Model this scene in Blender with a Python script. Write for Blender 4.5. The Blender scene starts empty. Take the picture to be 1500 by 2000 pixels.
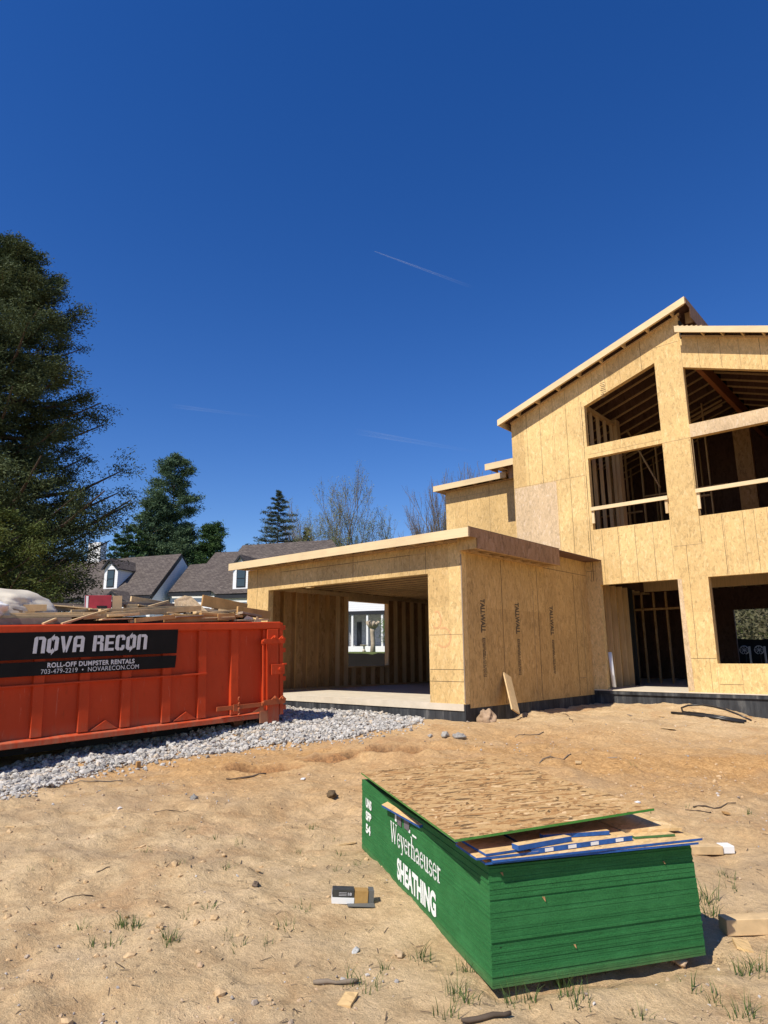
import bpy, math, random
import numpy as np
from mathutils import Vector, Matrix, noise
random.seed(7); rng = np.random.default_rng(7)
scene = bpy.context.scene; COL = scene.collection
# ---------------------------------------------------------------- camera
FPX = 1290.0; PT, RL, YW = (math.radians(a) for a in (12.21, -0.345, 41.13))
F = Vector((-math.sin(YW)*math.cos(PT), math.cos(YW)*math.cos(PT), math.sin(PT)))
R = Vector((math.cos(YW), math.sin(YW), 0)); U = R.cross(F)
R, U = R*math.cos(RL)+U*math.sin(RL), U*math.cos(RL)-R*math.sin(RL)
CP = Vector((0, 0, 1.555))
cam = bpy.data.objects.new('camera', bpy.data.cameras.new('camera')); COL.objects.link(cam)
cam.data.sensor_fit = 'HORIZONTAL'; cam.data.sensor_width = 36; cam.data.lens = 36*FPX/1500
cam.data.clip_start = .05; cam.data.clip_end = 20000
cam.matrix_world = Matrix(((R.x, U.x, -F.x, CP.x), (R.y, U.y, -F.y, CP.y), (R.z, U.z, -F.z, CP.z), (0, 0, 0, 1)))
scene.camera = cam
# ---------------------------------------------------------------- light
SUN = Vector((-0.01, -1, 1.17)).normalized()          # towards the sun
w = bpy.data.worlds.new("World"); scene.world = w; w.use_nodes = True
nt = w.node_tree; bg = nt.nodes['Background']
sky = nt.nodes.new('ShaderNodeTexSky'); sky.sky_type = 'NISHITA'; sky.sun_disc = False
sky.sun_elevation = math.asin(SUN.z); sky.sun_rotation = math.atan2(SUN.x, SUN.y)
sky.altitude = 300; sky.air_density = 1.0; sky.dust_density = 0.1; sky.ozone_density = 3.0
hs = nt.nodes.new('ShaderNodeHueSaturation'); hs.inputs['Saturation'].default_value = 1.34; hs.inputs['Hue'].default_value = .516
nt.links.new(sky.outputs[0], hs.inputs['Color']); nt.links.new(hs.outputs[0], bg.inputs[0])
bg.inputs[1].default_value = 0.1
sun = bpy.data.objects.new('sun', bpy.data.lights.new('sun', 'SUN')); COL.objects.link(sun)
sun.data.energy = 4.3; sun.data.angle = math.radians(.53); sun.data.color = (1, .93, .82)
sun.rotation_euler = SUN.to_track_quat('Z', 'Y').to_euler(); sun.location = (0, -20, 30)
scene.view_settings.view_transform = 'Standard'; scene.view_settings.look = 'None'
scene.view_settings.exposure = 0.42; scene.view_settings.gamma = 1
scene.cycles.max_bounces = 8; scene.cycles.diffuse_bounces = 5; scene.cycles.transparent_max_bounces = 12
# ---------------------------------------------------------------- helpers
def ray(px, py): return F + R*((px-750)/FPX) - U*((py-1000)/FPX)
def on(px, py, ax, v):                       # pixel -> point on an axis plane
    d = ray(px, py); return CP + d*((v-CP[ax])/d[ax])
def onp(px, py, P, n):
    d = ray(px, py); return CP + d*((P-CP).dot(n)/d.dot(n))
class MB:
    def __init__(s): s.v = []; s.f = []; s.m = []
    def poly(s, pts, m=0):
        i = len(s.v); s.v += [tuple(p) for p in pts]; s.f.append(tuple(range(i, i+len(pts)))); s.m.append(m)
    def box(s, x0, x1, y0, y1, z0, z1, m=0):
        s.prism([(x0, y0, z0), (x1, y0, z0), (x1, y1, z0), (x0, y1, z0)], (0, 0, z1-z0), m)
    def prism(s, pts, ext, m=0, me=None):
        e = Vector(ext); i = len(s.v); n = len(pts); me = m if me is None else me
        s.v += [tuple(p) for p in pts]+[tuple(Vector(p)+e) for p in pts]
        s.f.append(tuple(range(i, i+n))[::-1]); s.m.append(m)
        s.f.append(tuple(range(i+n, i+2*n))); s.m.append(m)
        for k in range(n):
            a, b = i+k, i+(k+1) % n; s.f.append((a, b, b+n, a+n)); s.m.append(me)
    def beam(s, p, q, wd, th, up=(0, 0, 1), m=0):   # wd sideways, th along up
        p = Vector(p); q = Vector(q); d = (q-p).normalized(); up = Vector(up)
        sd = d.cross(up); sd = (sd if sd.length > 1e-4 else d.cross(Vector((1, 0, 0)))).normalized(); u = sd.cross(d).normalized()
        a = sd*wd/2; b = u*th/2
        s.prism([p-a-b, p+a-b, p+a+b, p-a+b], q-p, m)
    def tube(s, pts, rad, seg=8, m=0, cap=True):
        pts = [Vector(p) for p in pts]; n = len(pts); i0 = len(s.v)
        rad = [rad]*n if not hasattr(rad, '__len__') else rad
        for k, p in enumerate(pts):
            d = (pts[min(k+1, n-1)]-pts[max(k-1, 0)]).normalized()
            a = d.orthogonal().normalized() if abs(d.z) > .9 else d.cross(Vector((0, 0, 1))).normalized(); b = d.cross(a)
            for j in range(seg):
                t = 2*math.pi*j/seg; s.v.append(tuple(p+(a*math.cos(t)+b*math.sin(t))*rad[k]))
        for k in range(n-1):
            for j in range(seg):
                a = i0+k*seg+j; b = i0+k*seg+(j+1) % seg; s.f.append((a, b, b+seg, a+seg)); s.m.append(m)
        if cap:
            s.f.append(tuple(range(i0, i0+seg))[::-1]); s.m.append(m)
            s.f.append(tuple(range(i0+(n-1)*seg, i0+n*seg))); s.m.append(m)
    def build(s, name, mats, parent=None, bevel=0, smooth=False):
        me = bpy.data.meshes.new(name); me.from_pydata(s.v, [], s.f)
        for m in (mats if isinstance(mats, (list, tuple)) else [mats]): me.materials.append(m)
        me.polygons.foreach_set('material_index', s.m); me.polygons.foreach_set('use_smooth', [smooth]*len(s.f))
        me.update(); o = bpy.data.objects.new(name, me); COL.objects.link(o)
        if parent: o.parent = parent
        if bevel:
            b = o.modifiers.new('bevel', 'BEVEL'); b.width = bevel; b.segments = 2; b.limit_method = 'ANGLE'
        return o
def empty(name, loc=(0, 0, 0)):
    o = bpy.data.objects.new(name, None); COL.objects.link(o); o.location = loc; return o
def tag(o, label, cat, group=None):
    o['label'] = label; o['category'] = cat
    if group: o['group'] = group
    return o
def kind(o, k): o['kind'] = k; return o
def fastmesh(name, V, Fq, mat, parent=None, mi=None, smooth=False):
    """V (n,3) array, Fq (k,4) or (k,3) array"""
    me = bpy.data.meshes.new(name); n = Fq.shape[1]
    me.vertices.add(len(V)); me.vertices.foreach_set('co', np.asarray(V, np.float32).ravel())
    me.loops.add(Fq.size); me.loops.foreach_set('vertex_index', Fq.astype(np.int32).ravel())
    me.polygons.add(len(Fq)); me.polygons.foreach_set('loop_start', np.arange(0, Fq.size, n, dtype=np.int32))
    me.update(calc_edges=True)
    for m in (mat if isinstance(mat, (list, tuple)) else [mat]): me.materials.append(m)
    if mi is not None: me.polygons.foreach_set('material_index', np.asarray(mi, np.int32))
    me.polygons.foreach_set('use_smooth', np.full(len(Fq), smooth)); me.validate(); me.update()
    o = bpy.data.objects.new(name, me); COL.objects.link(o)
    if parent: o.parent = parent
    return o
# ---------------------------------------------------------------- materials
class NM:
    def __init__(s, name, rough=.8, spec=.3):
        s.m = bpy.data.materials.new(name); s.m.use_nodes = True; s.t = s.m.node_tree; s.N = s.t.nodes; s.L = s.t.links
        s.b = s.N['Principled BSDF']; s.b.inputs['Roughness'].default_value = rough
        s.b.inputs['Specular IOR Level'].default_value = spec
        s.tc = s.N.new('ShaderNodeTexCoord')
    def n(s, t, **k):
        x = s.N.new(t)
        for a, b in k.items(): setattr(x, a, b)
        return x
    def set(s, sock, v):
        if hasattr(v, 'links') or isinstance(v, bpy.types.NodeSocket): s.L.new(v, sock)
        else: sock.default_value = v
    def map(s, sc=(1, 1, 1), rot=(0, 0, 0), src=None):
        x = s.n('ShaderNodeMapping'); s.L.new(src or s.tc.outputs['Object'], x.inputs[0])
        x.inputs['Scale'].default_value = sc; x.inputs['Rotation'].default_value = rot; return x.outputs[0]
    def noise(s, scale, src=None, det=4, rough=.55, dist=0):
        x = s.n('ShaderNodeTexNoise'); s.L.new(src or s.tc.outputs['Object'], x.inputs['Vector'])
        x.inputs['Scale'].default_value = scale; x.inputs['Detail'].default_value = det
        x.inputs['Roughness'].default_value = rough; x.inputs['Distortion'].default_value = dist; return x.outputs['Fac']
    def vor(s, scale, src=None, out='Color', feat='F1', rand=1):
        x = s.n('ShaderNodeTexVoronoi', feature=feat); s.L.new(src or s.tc.outputs['Object'], x.inputs['Vector'])
        x.inputs['Scale'].default_value = scale; x.inputs['Randomness'].default_value = rand; return x.outputs[out]
    def ramp(s, fac, stops, mode='LINEAR'):
        x = s.n('ShaderNodeValToRGB'); s.L.new(fac, x.inputs[0]); x.color_ramp.interpolation = mode
        e = x.color_ramp.elements
        while len(e) < len(stops): e.new(.5)
        for el, (p, c) in zip(e, stops):
            el.position = p; el.color = (c, c, c, 1) if not hasattr(c, '__len__') else (*c, 1)
        return x.outputs[0]
    def mix(s, f, a, b, mode='MIX'):
        x = s.n('ShaderNodeMix', data_type='RGBA', blend_type=mode)
        s.set(x.inputs[0], f)
        for i, v in ((6, a), (7, b)):
            if isinstance(v, bpy.types.NodeSocket): s.L.new(v, x.inputs[i])
            else: x.inputs[i].default_value = (*v, 1)
        return x.outputs[2]
    def math(s, op, a, b=0):
        x = s.n('ShaderNodeMath', operation=op); s.set(x.inputs[0], a); s.set(x.inputs[1], b); return x.outputs[0]
    def sep(s, src): x = s.n('ShaderNodeSeparateXYZ'); s.L.new(src, x.inputs[0]); return x.outputs
    def color(s, c):
        if isinstance(c, bpy.types.NodeSocket): s.L.new(c, s.b.inputs['Base Color'])
        else: s.b.inputs['Base Color'].default_value = (*c, 1)
    def bump(s, h, d=.01, st=.5):
        x = s.n('ShaderNodeBump'); s.L.new(h, x.inputs['Height']); x.inputs['Distance'].default_value = d
        x.inputs['Strength'].default_value = st; s.L.new(x.outputs[0], s.b.inputs['Normal'])
def osb(name, base=(.60, .40, .17), fl=26, con=.25, stretch=(1, 1, .33), panel=(0, 0), specks=True):
    k = NM(name, .75, .2)
    wv = k.n('ShaderNodeTexNoise'); k.L.new(k.tc.outputs['Object'], wv.inputs['Vector']); wv.inputs['Scale'].default_value = 5
    ad = k.n('ShaderNodeMixRGB'); ad.blend_type = 'LINEAR_LIGHT'; ad.inputs[0].default_value = .06
    k.L.new(k.tc.outputs['Object'], ad.inputs[1]); k.L.new(wv.outputs['Color'], ad.inputs[2])
    v1 = k.vor(fl, k.map(stretch, (0, .25, 0), ad.outputs[0])); v2 = k.vor(fl*1.5, k.map((stretch[2], stretch[1], stretch[0]), (.2, .6, .3), ad.outputs[0]))
    g1 = k.sep(v1)[0]; g2 = k.sep(v2)[1]
    c = k.ramp(g1, [(0, tuple(x*(1-con) for x in base)), (.35, base), (.75, tuple(min(1, x*(1+con*.25)) for x in base)), (1, tuple(min(1, x*(1+con*.7)) for x in (base[0], base[1]*1.05, base[2]*1.2)))])
    c = k.mix(k.ramp(g2, [(.45, 0.), (.75, .55)]), c, k.ramp(g2, [(0, tuple(x*(1-con*.6) for x in base)), (1, tuple(min(1, x*(1+con*.5)) for x in base))]))
    c = k.mix(1, c, k.ramp(k.noise(1.1), [(.3, .86), (.7, 1.08)]), 'MULTIPLY')
    c = k.mix(1, c, k.ramp(k.noise(60, k.map(stretch)), [(.3, .86), (.7, 1.1)]), 'MULTIPLY')
    if panel[0]:
        wn = k.n('ShaderNodeTexWhiteNoise', noise_dimensions='3D')
        sn = k.n('ShaderNodeVectorMath', operation='SNAP'); k.L.new(k.tc.outputs['Object'], sn.inputs[0]); sn.inputs[1].default_value = (panel[0], panel[0], panel[1])
        k.L.new(sn.outputs[0], wn.inputs['Vector'])
        c = k.mix(1, c, k.ramp(wn.outputs['Value'], [(0, (.84, .80, .75)), (1, (1.07, 1.06, 1.04))]), 'MULTIPLY')
    if specks:
        sp = k.ramp(k.noise(16, k.map((1.2, 1.2, .55)), 2), [(.70, 0.), (.76, .55)])
        c = k.mix(sp, c, (.16, .09, .04))
    c = k.mix(k.ramp(k.noise(1.0, k.map((3, 3, .45)), 5, .65), [(.58, 0.), (.74, .28)]), c, tuple(x*.55 for x in base))
    nl = k.vor(9, k.map((1, 1, 1)), 'Distance'); c = k.mix(k.ramp(nl, [(.05, .6), (.075, 0.)]), c, (.12, .08, .05))
    k.color(c); k.bump(g1, .002, .4); return k.m
def strands(name, base, con=.4):
    k = NM(name, .75, .2); c = None; co = k.tc.outputs['Object']
    wv = k.n('ShaderNodeTexNoise'); k.L.new(co, wv.inputs['Vector']); wv.inputs['Scale'].default_value = 3
    ad = k.n('ShaderNodeMixRGB'); ad.blend_type = 'LINEAR_LIGHT'; ad.inputs[0].default_value = .05; k.L.new(co, ad.inputs[1]); k.L.new(wv.outputs['Color'], ad.inputs[2])
    dk = tuple(x*(1-con) for x in base); md = (base[0]*.8, base[1]*.66, base[2]*.55); lt = (min(1, base[0]*1.45), base[1]*1.6, base[2]*2.0)
    for i, (ang, sc) in enumerate(((.75, 44), (1.35, 40), (.25, 40), (2.0, 46), (.9, 32))):
        v = k.vor(1, k.map((sc*.34, sc*1.1, sc), (0, 0, 0), k.map((1, 1, 1), (0, 0, -ang), ad.outputs[0]))); g = k.sep(v)[i % 3]; h = k.sep(v)[(i+1) % 3]
        col = k.ramp(g, [(0, dk), (.3, md), (.6, base), (.93, base), (1, lt)])
        c = col if c is None else k.mix(k.ramp(h, [(.5, 0.), (.56, 1.)]), c, col)
    c = k.mix(1, c, k.ramp(k.noise(90), [(.3, .8), (.7, 1.12)]), 'MULTIPLY')
    c = k.mix(k.ramp(k.noise(7, k.map((1, 3, 1), (0, 0, .9)), 3, .6), [(.66, 0.), (.72, .45)]), c, (.10, .075, .06))
    k.color(c); k.bump(g, .002, .5); return k.m
def wood(name, base, con=.2, sc=(3, 3, 40)):
    k = NM(name, .7, .25)
    g = k.noise(1, k.map(sc), 5, .6, .6)
    c = k.ramp(g, [(.3, tuple(x*(1-con) for x in base)), (.6, base), (.8, tuple(min(1, x*(1+con*.5)) for x in base))])
    c = k.mix(1, c, k.ramp(k.noise(.9), [(.3, .85), (.7, 1.1)]), 'MULTIPLY')
    c = k.mix(k.ramp(k.vor(2.2, k.map((2, 2, 2)), 'Distance'), [(.0, .5), (.05, 0.)]), c, tuple(x*.35 for x in base))
    k.color(c); return k.m
def plain(name, c, rough=.6, var=.15, sc=3, spec=.4, metal=0, bump=0):
    k = NM(name, rough, spec); b = k.noise(sc, None, 6, .6)
    k.color(k.ramp(b, [(.25, tuple(x*(1-var) for x in c)), (.75, tuple(min(1, x*(1+var*.6)) for x in c))]))
    k.b.inputs['Metallic'].default_value = metal
    if bump: k.bump(b, bump, .6)
    return k.m
M = {}
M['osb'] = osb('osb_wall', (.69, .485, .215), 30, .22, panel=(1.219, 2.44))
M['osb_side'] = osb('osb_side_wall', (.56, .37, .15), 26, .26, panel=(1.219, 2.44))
M['osb_pale'] = osb('osb_pale', (.60, .44, .26), 30, .2)
M['osb_roof'] = osb('osb_roof', (.46, .30, .16), 24, .35)
M['osb_dark'] = osb('osb_darker', (.34, .20, .11), 20, .3)  # darker brown OSB tone
M['osb_lid'] = strands('osb_lid', (.54, .345, .15), .75)
M['osb_cut'] = osb('osb_cut', (.66, .45, .21), 34, .25, (1, .4, 1))
M['fascia'] = wood('pine_fascia', (.74, .57, .33), .1, (2, 30, 30))
M['lumber'] = wood('pine_lumber', (.62, .44, .23), .2, (25, 25, 2))
M['lumberx'] = wood('pine_board', (.66, .47, .25), .25, (8, 8, 8))
M['stud'] = wood('stud_lumber', (.60, .41, .21), .25, (30, 30, 1.5))
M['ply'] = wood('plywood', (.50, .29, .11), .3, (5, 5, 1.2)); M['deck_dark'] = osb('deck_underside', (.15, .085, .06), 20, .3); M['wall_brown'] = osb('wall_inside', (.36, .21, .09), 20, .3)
M['grey_wood'] = wood('weathered_wood', (.33, .26, .19), .3, (8, 8, 8))
M['lvl'] = wood('lvl_beam', (.42, .17, .07), .2, (30, 2, 30))
M['seam'] = plain('seam', (.10, .07, .04), .9, .3)
M['seamf'] = plain('seam_faint', (.36, .25, .13), .9, .3, 9)
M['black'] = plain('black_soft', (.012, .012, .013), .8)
M['white'] = plain('white_paint', (.78, .78, .76), .5, .05)
M['pvc'] = plain('pvc', (.80, .80, .78), .35, .05)
M['black_plastic'] = plain('black_plastic', (.02, .02, .022), .35, .2, 20)
M['poly'] = plain('plastic_sheet', (.68, .61, .48), .5, .18, 3)
M['ink'] = plain('black_ink', (.12, .088, .05), .8, .3, 30)
M['orange_paint'] = plain('orange_mark', (.66, .38, .17), .8, .12, 12)
M['green'] = None
# black damp-proofed foundation with streaks
k = NM('foundation_coating', .75, .3); g = k.noise(2.2, k.map((3, 3, .5)), 6, .65)
c = k.ramp(g, [(.36, (.018, .019, .022)), (.55, (.045, .048, .052)), (.72, (.13, .13, .125))])
k.color(c); k.bump(g, .006); M['found'] = k.m
k = NM('concrete', .85, .2); g = k.noise(3, None, 8, .65)
k.color(k.ramp(g, [(.3, (.55, .48, .37)), (.7, (.68, .60, .47))])); k.bump(g, .004); M['conc'] = k.m
# dumpster paint
def redpaint(name, base, dirt=.35):
    k = NM(name, .5, .22); a = k.noise(1.2, None, 6, .6); b = k.noise(14, k.map((1, 1, .3)), 6, .7)
    c = k.ramp(a, [(.3, tuple(x*.86 for x in base)), (.7, base)])
    c = k.mix(k.ramp(b, [(.58, 0.), (.74, dirt)]), c, (.16, .05, .02))
    c = k.mix(k.ramp(k.noise(5, k.map((4, 4, .25)), 5), [(.62, 0.), (.8, .35)]), c, (.35, .12, .05))
    z_ = k.sep(k.tc.outputs['Object'])[2]
    c = k.mix(k.math('MULTIPLY', k.ramp(k.math('ADD', z_, k.math('MULTIPLY', a, .35)), [(.12, .75), (.42, 0.)]), k.ramp(b, [(.35, .15), (.6, .9)])), c, (.36, .22, .13))
    sc_ = k.ramp(k.noise(3, k.map((6, 6, .6), (0, .5, 0)), 4, .75, 1.2), [(.66, 0.), (.69, .5)])
    c = k.mix(sc_, c, (.62, .22, .14))
    k.color(c); k.bump(k.noise(1.7, None, 3), .06, .35); k.L.new(k.ramp(b, [(.3, .42), (.7, .7)]), k.b.inputs['Roughness']); return k.m
M['red'] = redpaint('dumpster_paint', (.56, .058, .013)); M['rust'] = redpaint('hinge_paint', (.42, .10, .035), .9)
M['banner'] = plain('banner_vinyl', (.010, .009, .009), .6, .3, 4, .12)
M['letter_grey'] = plain('banner_letters', (.55, .54, .56), .5, .15, 14)
# green stack side: layered sheets
def greenm(name, base, band=82, con=.35):
    k = NM(name, .8, .15); z = k.sep(k.tc.outputs['Object'])[2]
    fine = k.noise(1, k.map((9, 9, 150)), 5, .7)
    grit = k.noise(110, None, 3, .7)
    c = k.ramp(fine, [(.3, tuple(x*(1-con) for x in base)), (.7, tuple(min(1, x*(1+con*.5)) for x in base))])
    c = k.mix(1, c, k.ramp(grit, [(.3, .75), (.7, 1.15)]), 'MULTIPLY')
    c = k.mix(k.ramp(k.noise(30, k.map((1, 1, 2.5)), 2), [(.71, 0.), (.74, .8)]), c, (.01, .02, .008))
    c = k.mix(k.ramp(k.noise(4.5, k.map((1, 1, 2)), 6, .7), [(.45, .0), (.7, .35)]), c, tuple(min(1, x*1.6+.015) for x in base))
    c = k.mix(k.ramp(k.noise(14, k.map((1, 1, 5)), 5, .75), [(.60, .0), (.72, .5)]), c, (.03, .09, .03))
    c = k.mix(k.math('MULTIPLY', k.ramp(z, [(.0, .35), (.06, 0.)]), k.noise(9)), c, (.30, .25, .12))
    k.color(c); k.bump(grit, .003, .8); return k.m
M['green'] = greenm('green_edge', (.032, .165, .048), con=.2); M['green2'] = greenm('green_edge_dull', (.030, .155, .046), con=.2)
M['greenlid'] = greenm('green_lid_edge', (.06, .24, .04))
M['blue'] = plain('blue_edge', (.022, .10, .34), .8, .4, 25)
M['stencil'] = None
k = NM('stencil_white', .8, .2); k.color(k.mix(k.ramp(k.noise(120, None, 3), [(.60, 0.), (.72, .6)]), (.78, .82, .76), (.05, .22, .06))); M['stencil'] = k.m
# soil
k = NM('sandy_soil', .95, .1); co = k.tc.outputs['Object']
big = k.noise(.33, co, 5, .6, .5); mid = k.noise(2.3, co, 6, .65, .4); fin = k.noise(22, co, 6, .7); grit = k.noise(140, co, 4, .7)
c = k.ramp(mid, [(.28, (.47, .305, .155)), (.5, (.61, .44, .243)), (.72, (.69, .51, .30))])
xyz = k.sep(co)
band = k.math('MULTIPLY', k.ramp(k.math('ABSOLUTE', k.math('SUBTRACT', k.math('ADD', xyz[1], k.math('MULTIPLY', xyz[0], -.35)), 9.1)), [(0, 1.), (1, 1.)]), 1)
dd = k.math('DIVIDE', k.math('ABSOLUTE', k.math('SUBTRACT', k.math('SUBTRACT', xyz[1], k.math('MULTIPLY', xyz[0], .45)), 10.2)), 4.5)
om = k.math('MULTIPLY', k.ramp(dd, [(.15, 1.), (1.2, 0.)]), k.ramp(big, [(.35, .35), (.6, 1.)]))
c = k.mix(om, c, k.ramp(fin, [(.3, (.46, .245, .09)), (.7, (.62, .375, .155))]))
c = k.mix(k.ramp(k.noise(.9, co, 5, .6, 1.), [(.56, 0.), (.72, .5)]), c, (.47, .25, .11))
c = k.mix(1, c, k.ramp(fin, [(.3, .76), (.7, 1.12)]), 'MULTIPLY')
c = k.mix(1, c, k.ramp(grit, [(.3, .72), (.7, 1.18)]), 'MULTIPLY')
c = k.mix(k.ramp(k.noise(.55, co, 6, .6, 1.5), [(.50, 0.), (.66, .45)]), c, (.36, .26, .16))
c = k.mix(k.ramp(k.vor(55, co, 'Distance'), [(.0, .5), (.16, 0.)]), c, (.36, .31, .26))
c = k.mix(k.ramp(k.noise(9, k.map((1, 2.6, 1)), 4, .7), [(.64, 0.), (.74, .5)]), c, (.22, .14, .07))
gr = k.ramp(k.math('SUBTRACT', xyz[1], k.math('MULTIPLY', xyz[0], 1.3)), [(0, 0.), (1, 0.)])
gmask = k.math('GREATER_THAN', k.math('SUBTRACT', k.math('MULTIPLY', xyz[1], .82), k.math('MULTIPLY', xyz[0], .57)), k.math('ADD', 26, k.math('MULTIPLY', mid, 2)))
c = k.mix(gmask, c, k.ramp(fin, [(.3, (.045, .07, .018)), (.5, (.10, .13, .035)), (.7, (.17, .14, .07))]))
M['soil_c'] = c; SOILK = k; k_mid, k_fin = mid, fin
h = k.math('ADD', k.math('MULTIPLY', fin, 1.0), k.math('MULTIPLY', grit, .3))
k.bump(h, .03, .8); M['soil'] = k.m
k = NM('gravel_stone', .85, .25); g = k.n('ShaderNodeNewGeometry').outputs['Random Per Island']
c = k.ramp(g, [(0, (.25, .235, .21)), (.35, (.42, .40, .365)), (.8, (.58, .555, .505)), (1, (.52, .42, .30))])
k.color(k.mix(1, c, k.ramp(k.noise(40), [(.3, .8), (.7, 1.1)]), 'MULTIPLY')); M['gravel'] = k.m
M['clod'] = plain('soil_clod', (.56, .39, .215), .95, .25, 30, .1, 0, .01); M['gravel_bed'] = plain('gravel_bed', (.24, .22, .20), .95, .4, 30, .1, 0, .03)
k = NM('pebble', .9, .2); g = k.n('ShaderNodeNewGeometry').outputs['Random Per Island']
k.color(k.ramp(g, [(0, (.42, .28, .16)), (.6, (.50, .37, .24)), (.8, (.30, .28, .26)), (1, (.62, .58, .52))])); M['pebble'] = k.m
def leaf(name, a, b, tr=.15):
    k = NM(name, .7, .2); g = k.n('ShaderNodeNewGeometry').outputs['Random Per Island']
    cl = k.noise(.45, None, 3)
    c = k.mix(k.ramp(cl, [(.3, 0.), (.7, 1.)]), k.ramp(g, [(0, tuple(x*.6 for x in a)), (1, a)]), k.ramp(g, [(0, tuple(x*.7 for x in b)), (1, b)]))
    k.color(c)
    t = k.n('ShaderNodeBsdfTranslucent'); k.L.new(c, t.inputs[0]); mx = k.n('ShaderNodeMixShader'); mx.inputs[0].default_value = tr
    k.L.new(k.b.outputs[0], mx.inputs[1]); k.L.new(t.outputs[0], mx.inputs[2]); k.L.new(mx.outputs[0], k.N['Material Output'].inputs[0]); return k.m
M['leaf_cedar'] = leaf('cedar_leaf', (.055, .085, .038), (.095, .12, .042))
M['leaf_jun'] = leaf('juniper_leaf', (.085, .12, .025), (.13, .15, .035))
M['leaf_pine'] = leaf('pine_leaf', (.07, .13, .075), (.12, .18, .085))
M['leaf_spr'] = leaf('spruce_leaf', (.06, .09, .06), (.09, .115, .065))
M['leaf_bush'] = leaf('bush_leaf', (.04, .09, .03), (.08, .14, .04))
M['bud'] = leaf('bud_leaf', (.22, .27, .08), (.30, .31, .12)); M['budg'] = leaf('bud_green', (.15, .25, .06), (.22, .32, .08))
M['budr'] = leaf('bud_red', (.20, .15, .11), (.26, .2, .14))
M['leaf_brush'] = leaf('brush_leaf', (.10, .11, .045), (.16, .13, .08)); M['grass'] = leaf('grass_blade', (.06, .13, .03), (.13, .18, .05))
M['bark'] = plain('bark', (.10, .075, .055), .9, .4, 8, .1); M['bark_pale'] = plain('bark_pale', (.24, .19, .14), .9, .3, 8, .1)
# shingle
k = NM('asphalt_shingle', .9, .15)
br = k.n('ShaderNodeTexBrick'); k.L.new(k.map((1, 1, 1)), br.inputs[0]); M['_'] = None
uvn = k.n('ShaderNodeUVMap'); k.L.new(uvn.outputs[0], br.inputs[0])
br.inputs['Scale'].default_value = 1; br.inputs['Brick Width'].default_value = .34; br.inputs['Row Height'].default_value = .17
br.inputs['Mortar Size'].default_value = .012; br.inputs['Color1'].default_value = (.135, .113, .098, 1); br.inputs['Color2'].default_value = (.085, .070, .063, 1); br.inputs['Mortar'].default_value = (.04, .032, .03, 1)
br.offset = .5; c = k.mix(1, br.outputs['Color'], k.ramp(k.noise(6, None, 5), [(.3, .8), (.7, 1.2)]), 'MULTIPLY'); k.color(c); M['shingle'] = k.m
k = NM('white_siding', .6, .3); z = k.sep(k.tc.outputs['Object'])[2]; wv = k.math('FRACT', k.math('MULTIPLY', z, 6.2))
k.color(k.ramp(wv, [(0, .42), (.08, .74), (1, .80)])); M['siding'] = k.m
k = NM('grey_brick', .9, .2); br = k.n('ShaderNodeTexBrick'); uvn = k.n('ShaderNodeUVMap'); k.L.new(uvn.outputs[0], br.inputs[0]); br.inputs['Scale'].default_value = 1
br.inputs['Brick Width'].default_value = .22; br.inputs['Row Height'].default_value = .09; br.inputs['Mortar Size'].default_value = .012
br.inputs['Color1'].default_value = (.34, .34, .35, 1); br.inputs['Color2'].default_value = (.22, .22, .23, 1); br.inputs['Mortar'].default_value = (.45, .45, .45, 1); k.color(br.outputs[0]); M['brick'] = k.m
M['trim_black'] = plain('black_trim', (.015, .015, .018), .5)
M['glass'] = plain('dark_glass', (.03, .04, .045), .08, .1, 2, .8)
M['fabric_black'] = plain('silt_fabric', (.012, .012, .013), .8, .3, 3)
# ---------------------------------------------------------------- terrain
GP = np.array([(0,0,0),(-1.9,3,0),(-1.3,4,0),(-4,4.3,0),(-3,1,0),(-7,4.5,.12),(-9.4,7.6,.30),(-9.0,6.6,.18),(-9.7,5.5,.10),(-10,3.2,.0),(-8.8,4.6,.05),(-11,8,.35),(-7,10.1,.46),(-12.5,10.1,.45),(-9.7,10.1,.45),
 (-6.8,10.9,.37),(-6.6,12.2,.41),(-7.2,13.5,.44),(-6.86,15.5,.40),(-5.6,15.5,.44),(-4.85,15.5,.50),(-4.2,15.5,.34),(-3.37,15.5,.18),(-1,15.5,.12),(3,14,.1),(5,10,.1),(-4,9,.26),(-6.2,8,.29),(-2,8,.15),(3,3,0),(-15,5,.35),(-13,0,.15),(-20,10,.7),(4,-6,0),(-6,-6,0),
 (-14.5,17,.5),(-16,14,.5),(-22,27,1.25),(-33,20,1.5),(-39,37,1.82),(-30,33,1.75),(-47,30,1.85),(-60,30,2.2),(-50,15,1.8),(-30,8,1.1),(-40,55,2.4),(2,20,.2),(0,27,.3),(-10,27,.6),(4,36,1.6),(-6,36,1.9),(-16,40,2.1),(-2,44,3.2),(-12,50,3.5),(0,70,5),(-40,90,4),(30,40,2),(30,0,.2),(0,-40,0),(-60,-20,1.0),(-90,60,3)], float)
def gz0(X, Y):
    X = np.asarray(X, float); Y = np.asarray(Y, float); sh = X.shape; x = X.ravel()[:, None]; y = Y.ravel()[:, None]
    d2 = (x-GP[:, 0])**2+(y-GP[:, 1])**2+.35
    wt = d2**-1.6; return ((wt*GP[:, 2]).sum(1)/wt.sum(1)).reshape(sh)
_t = rng.random((256, 256))
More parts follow.
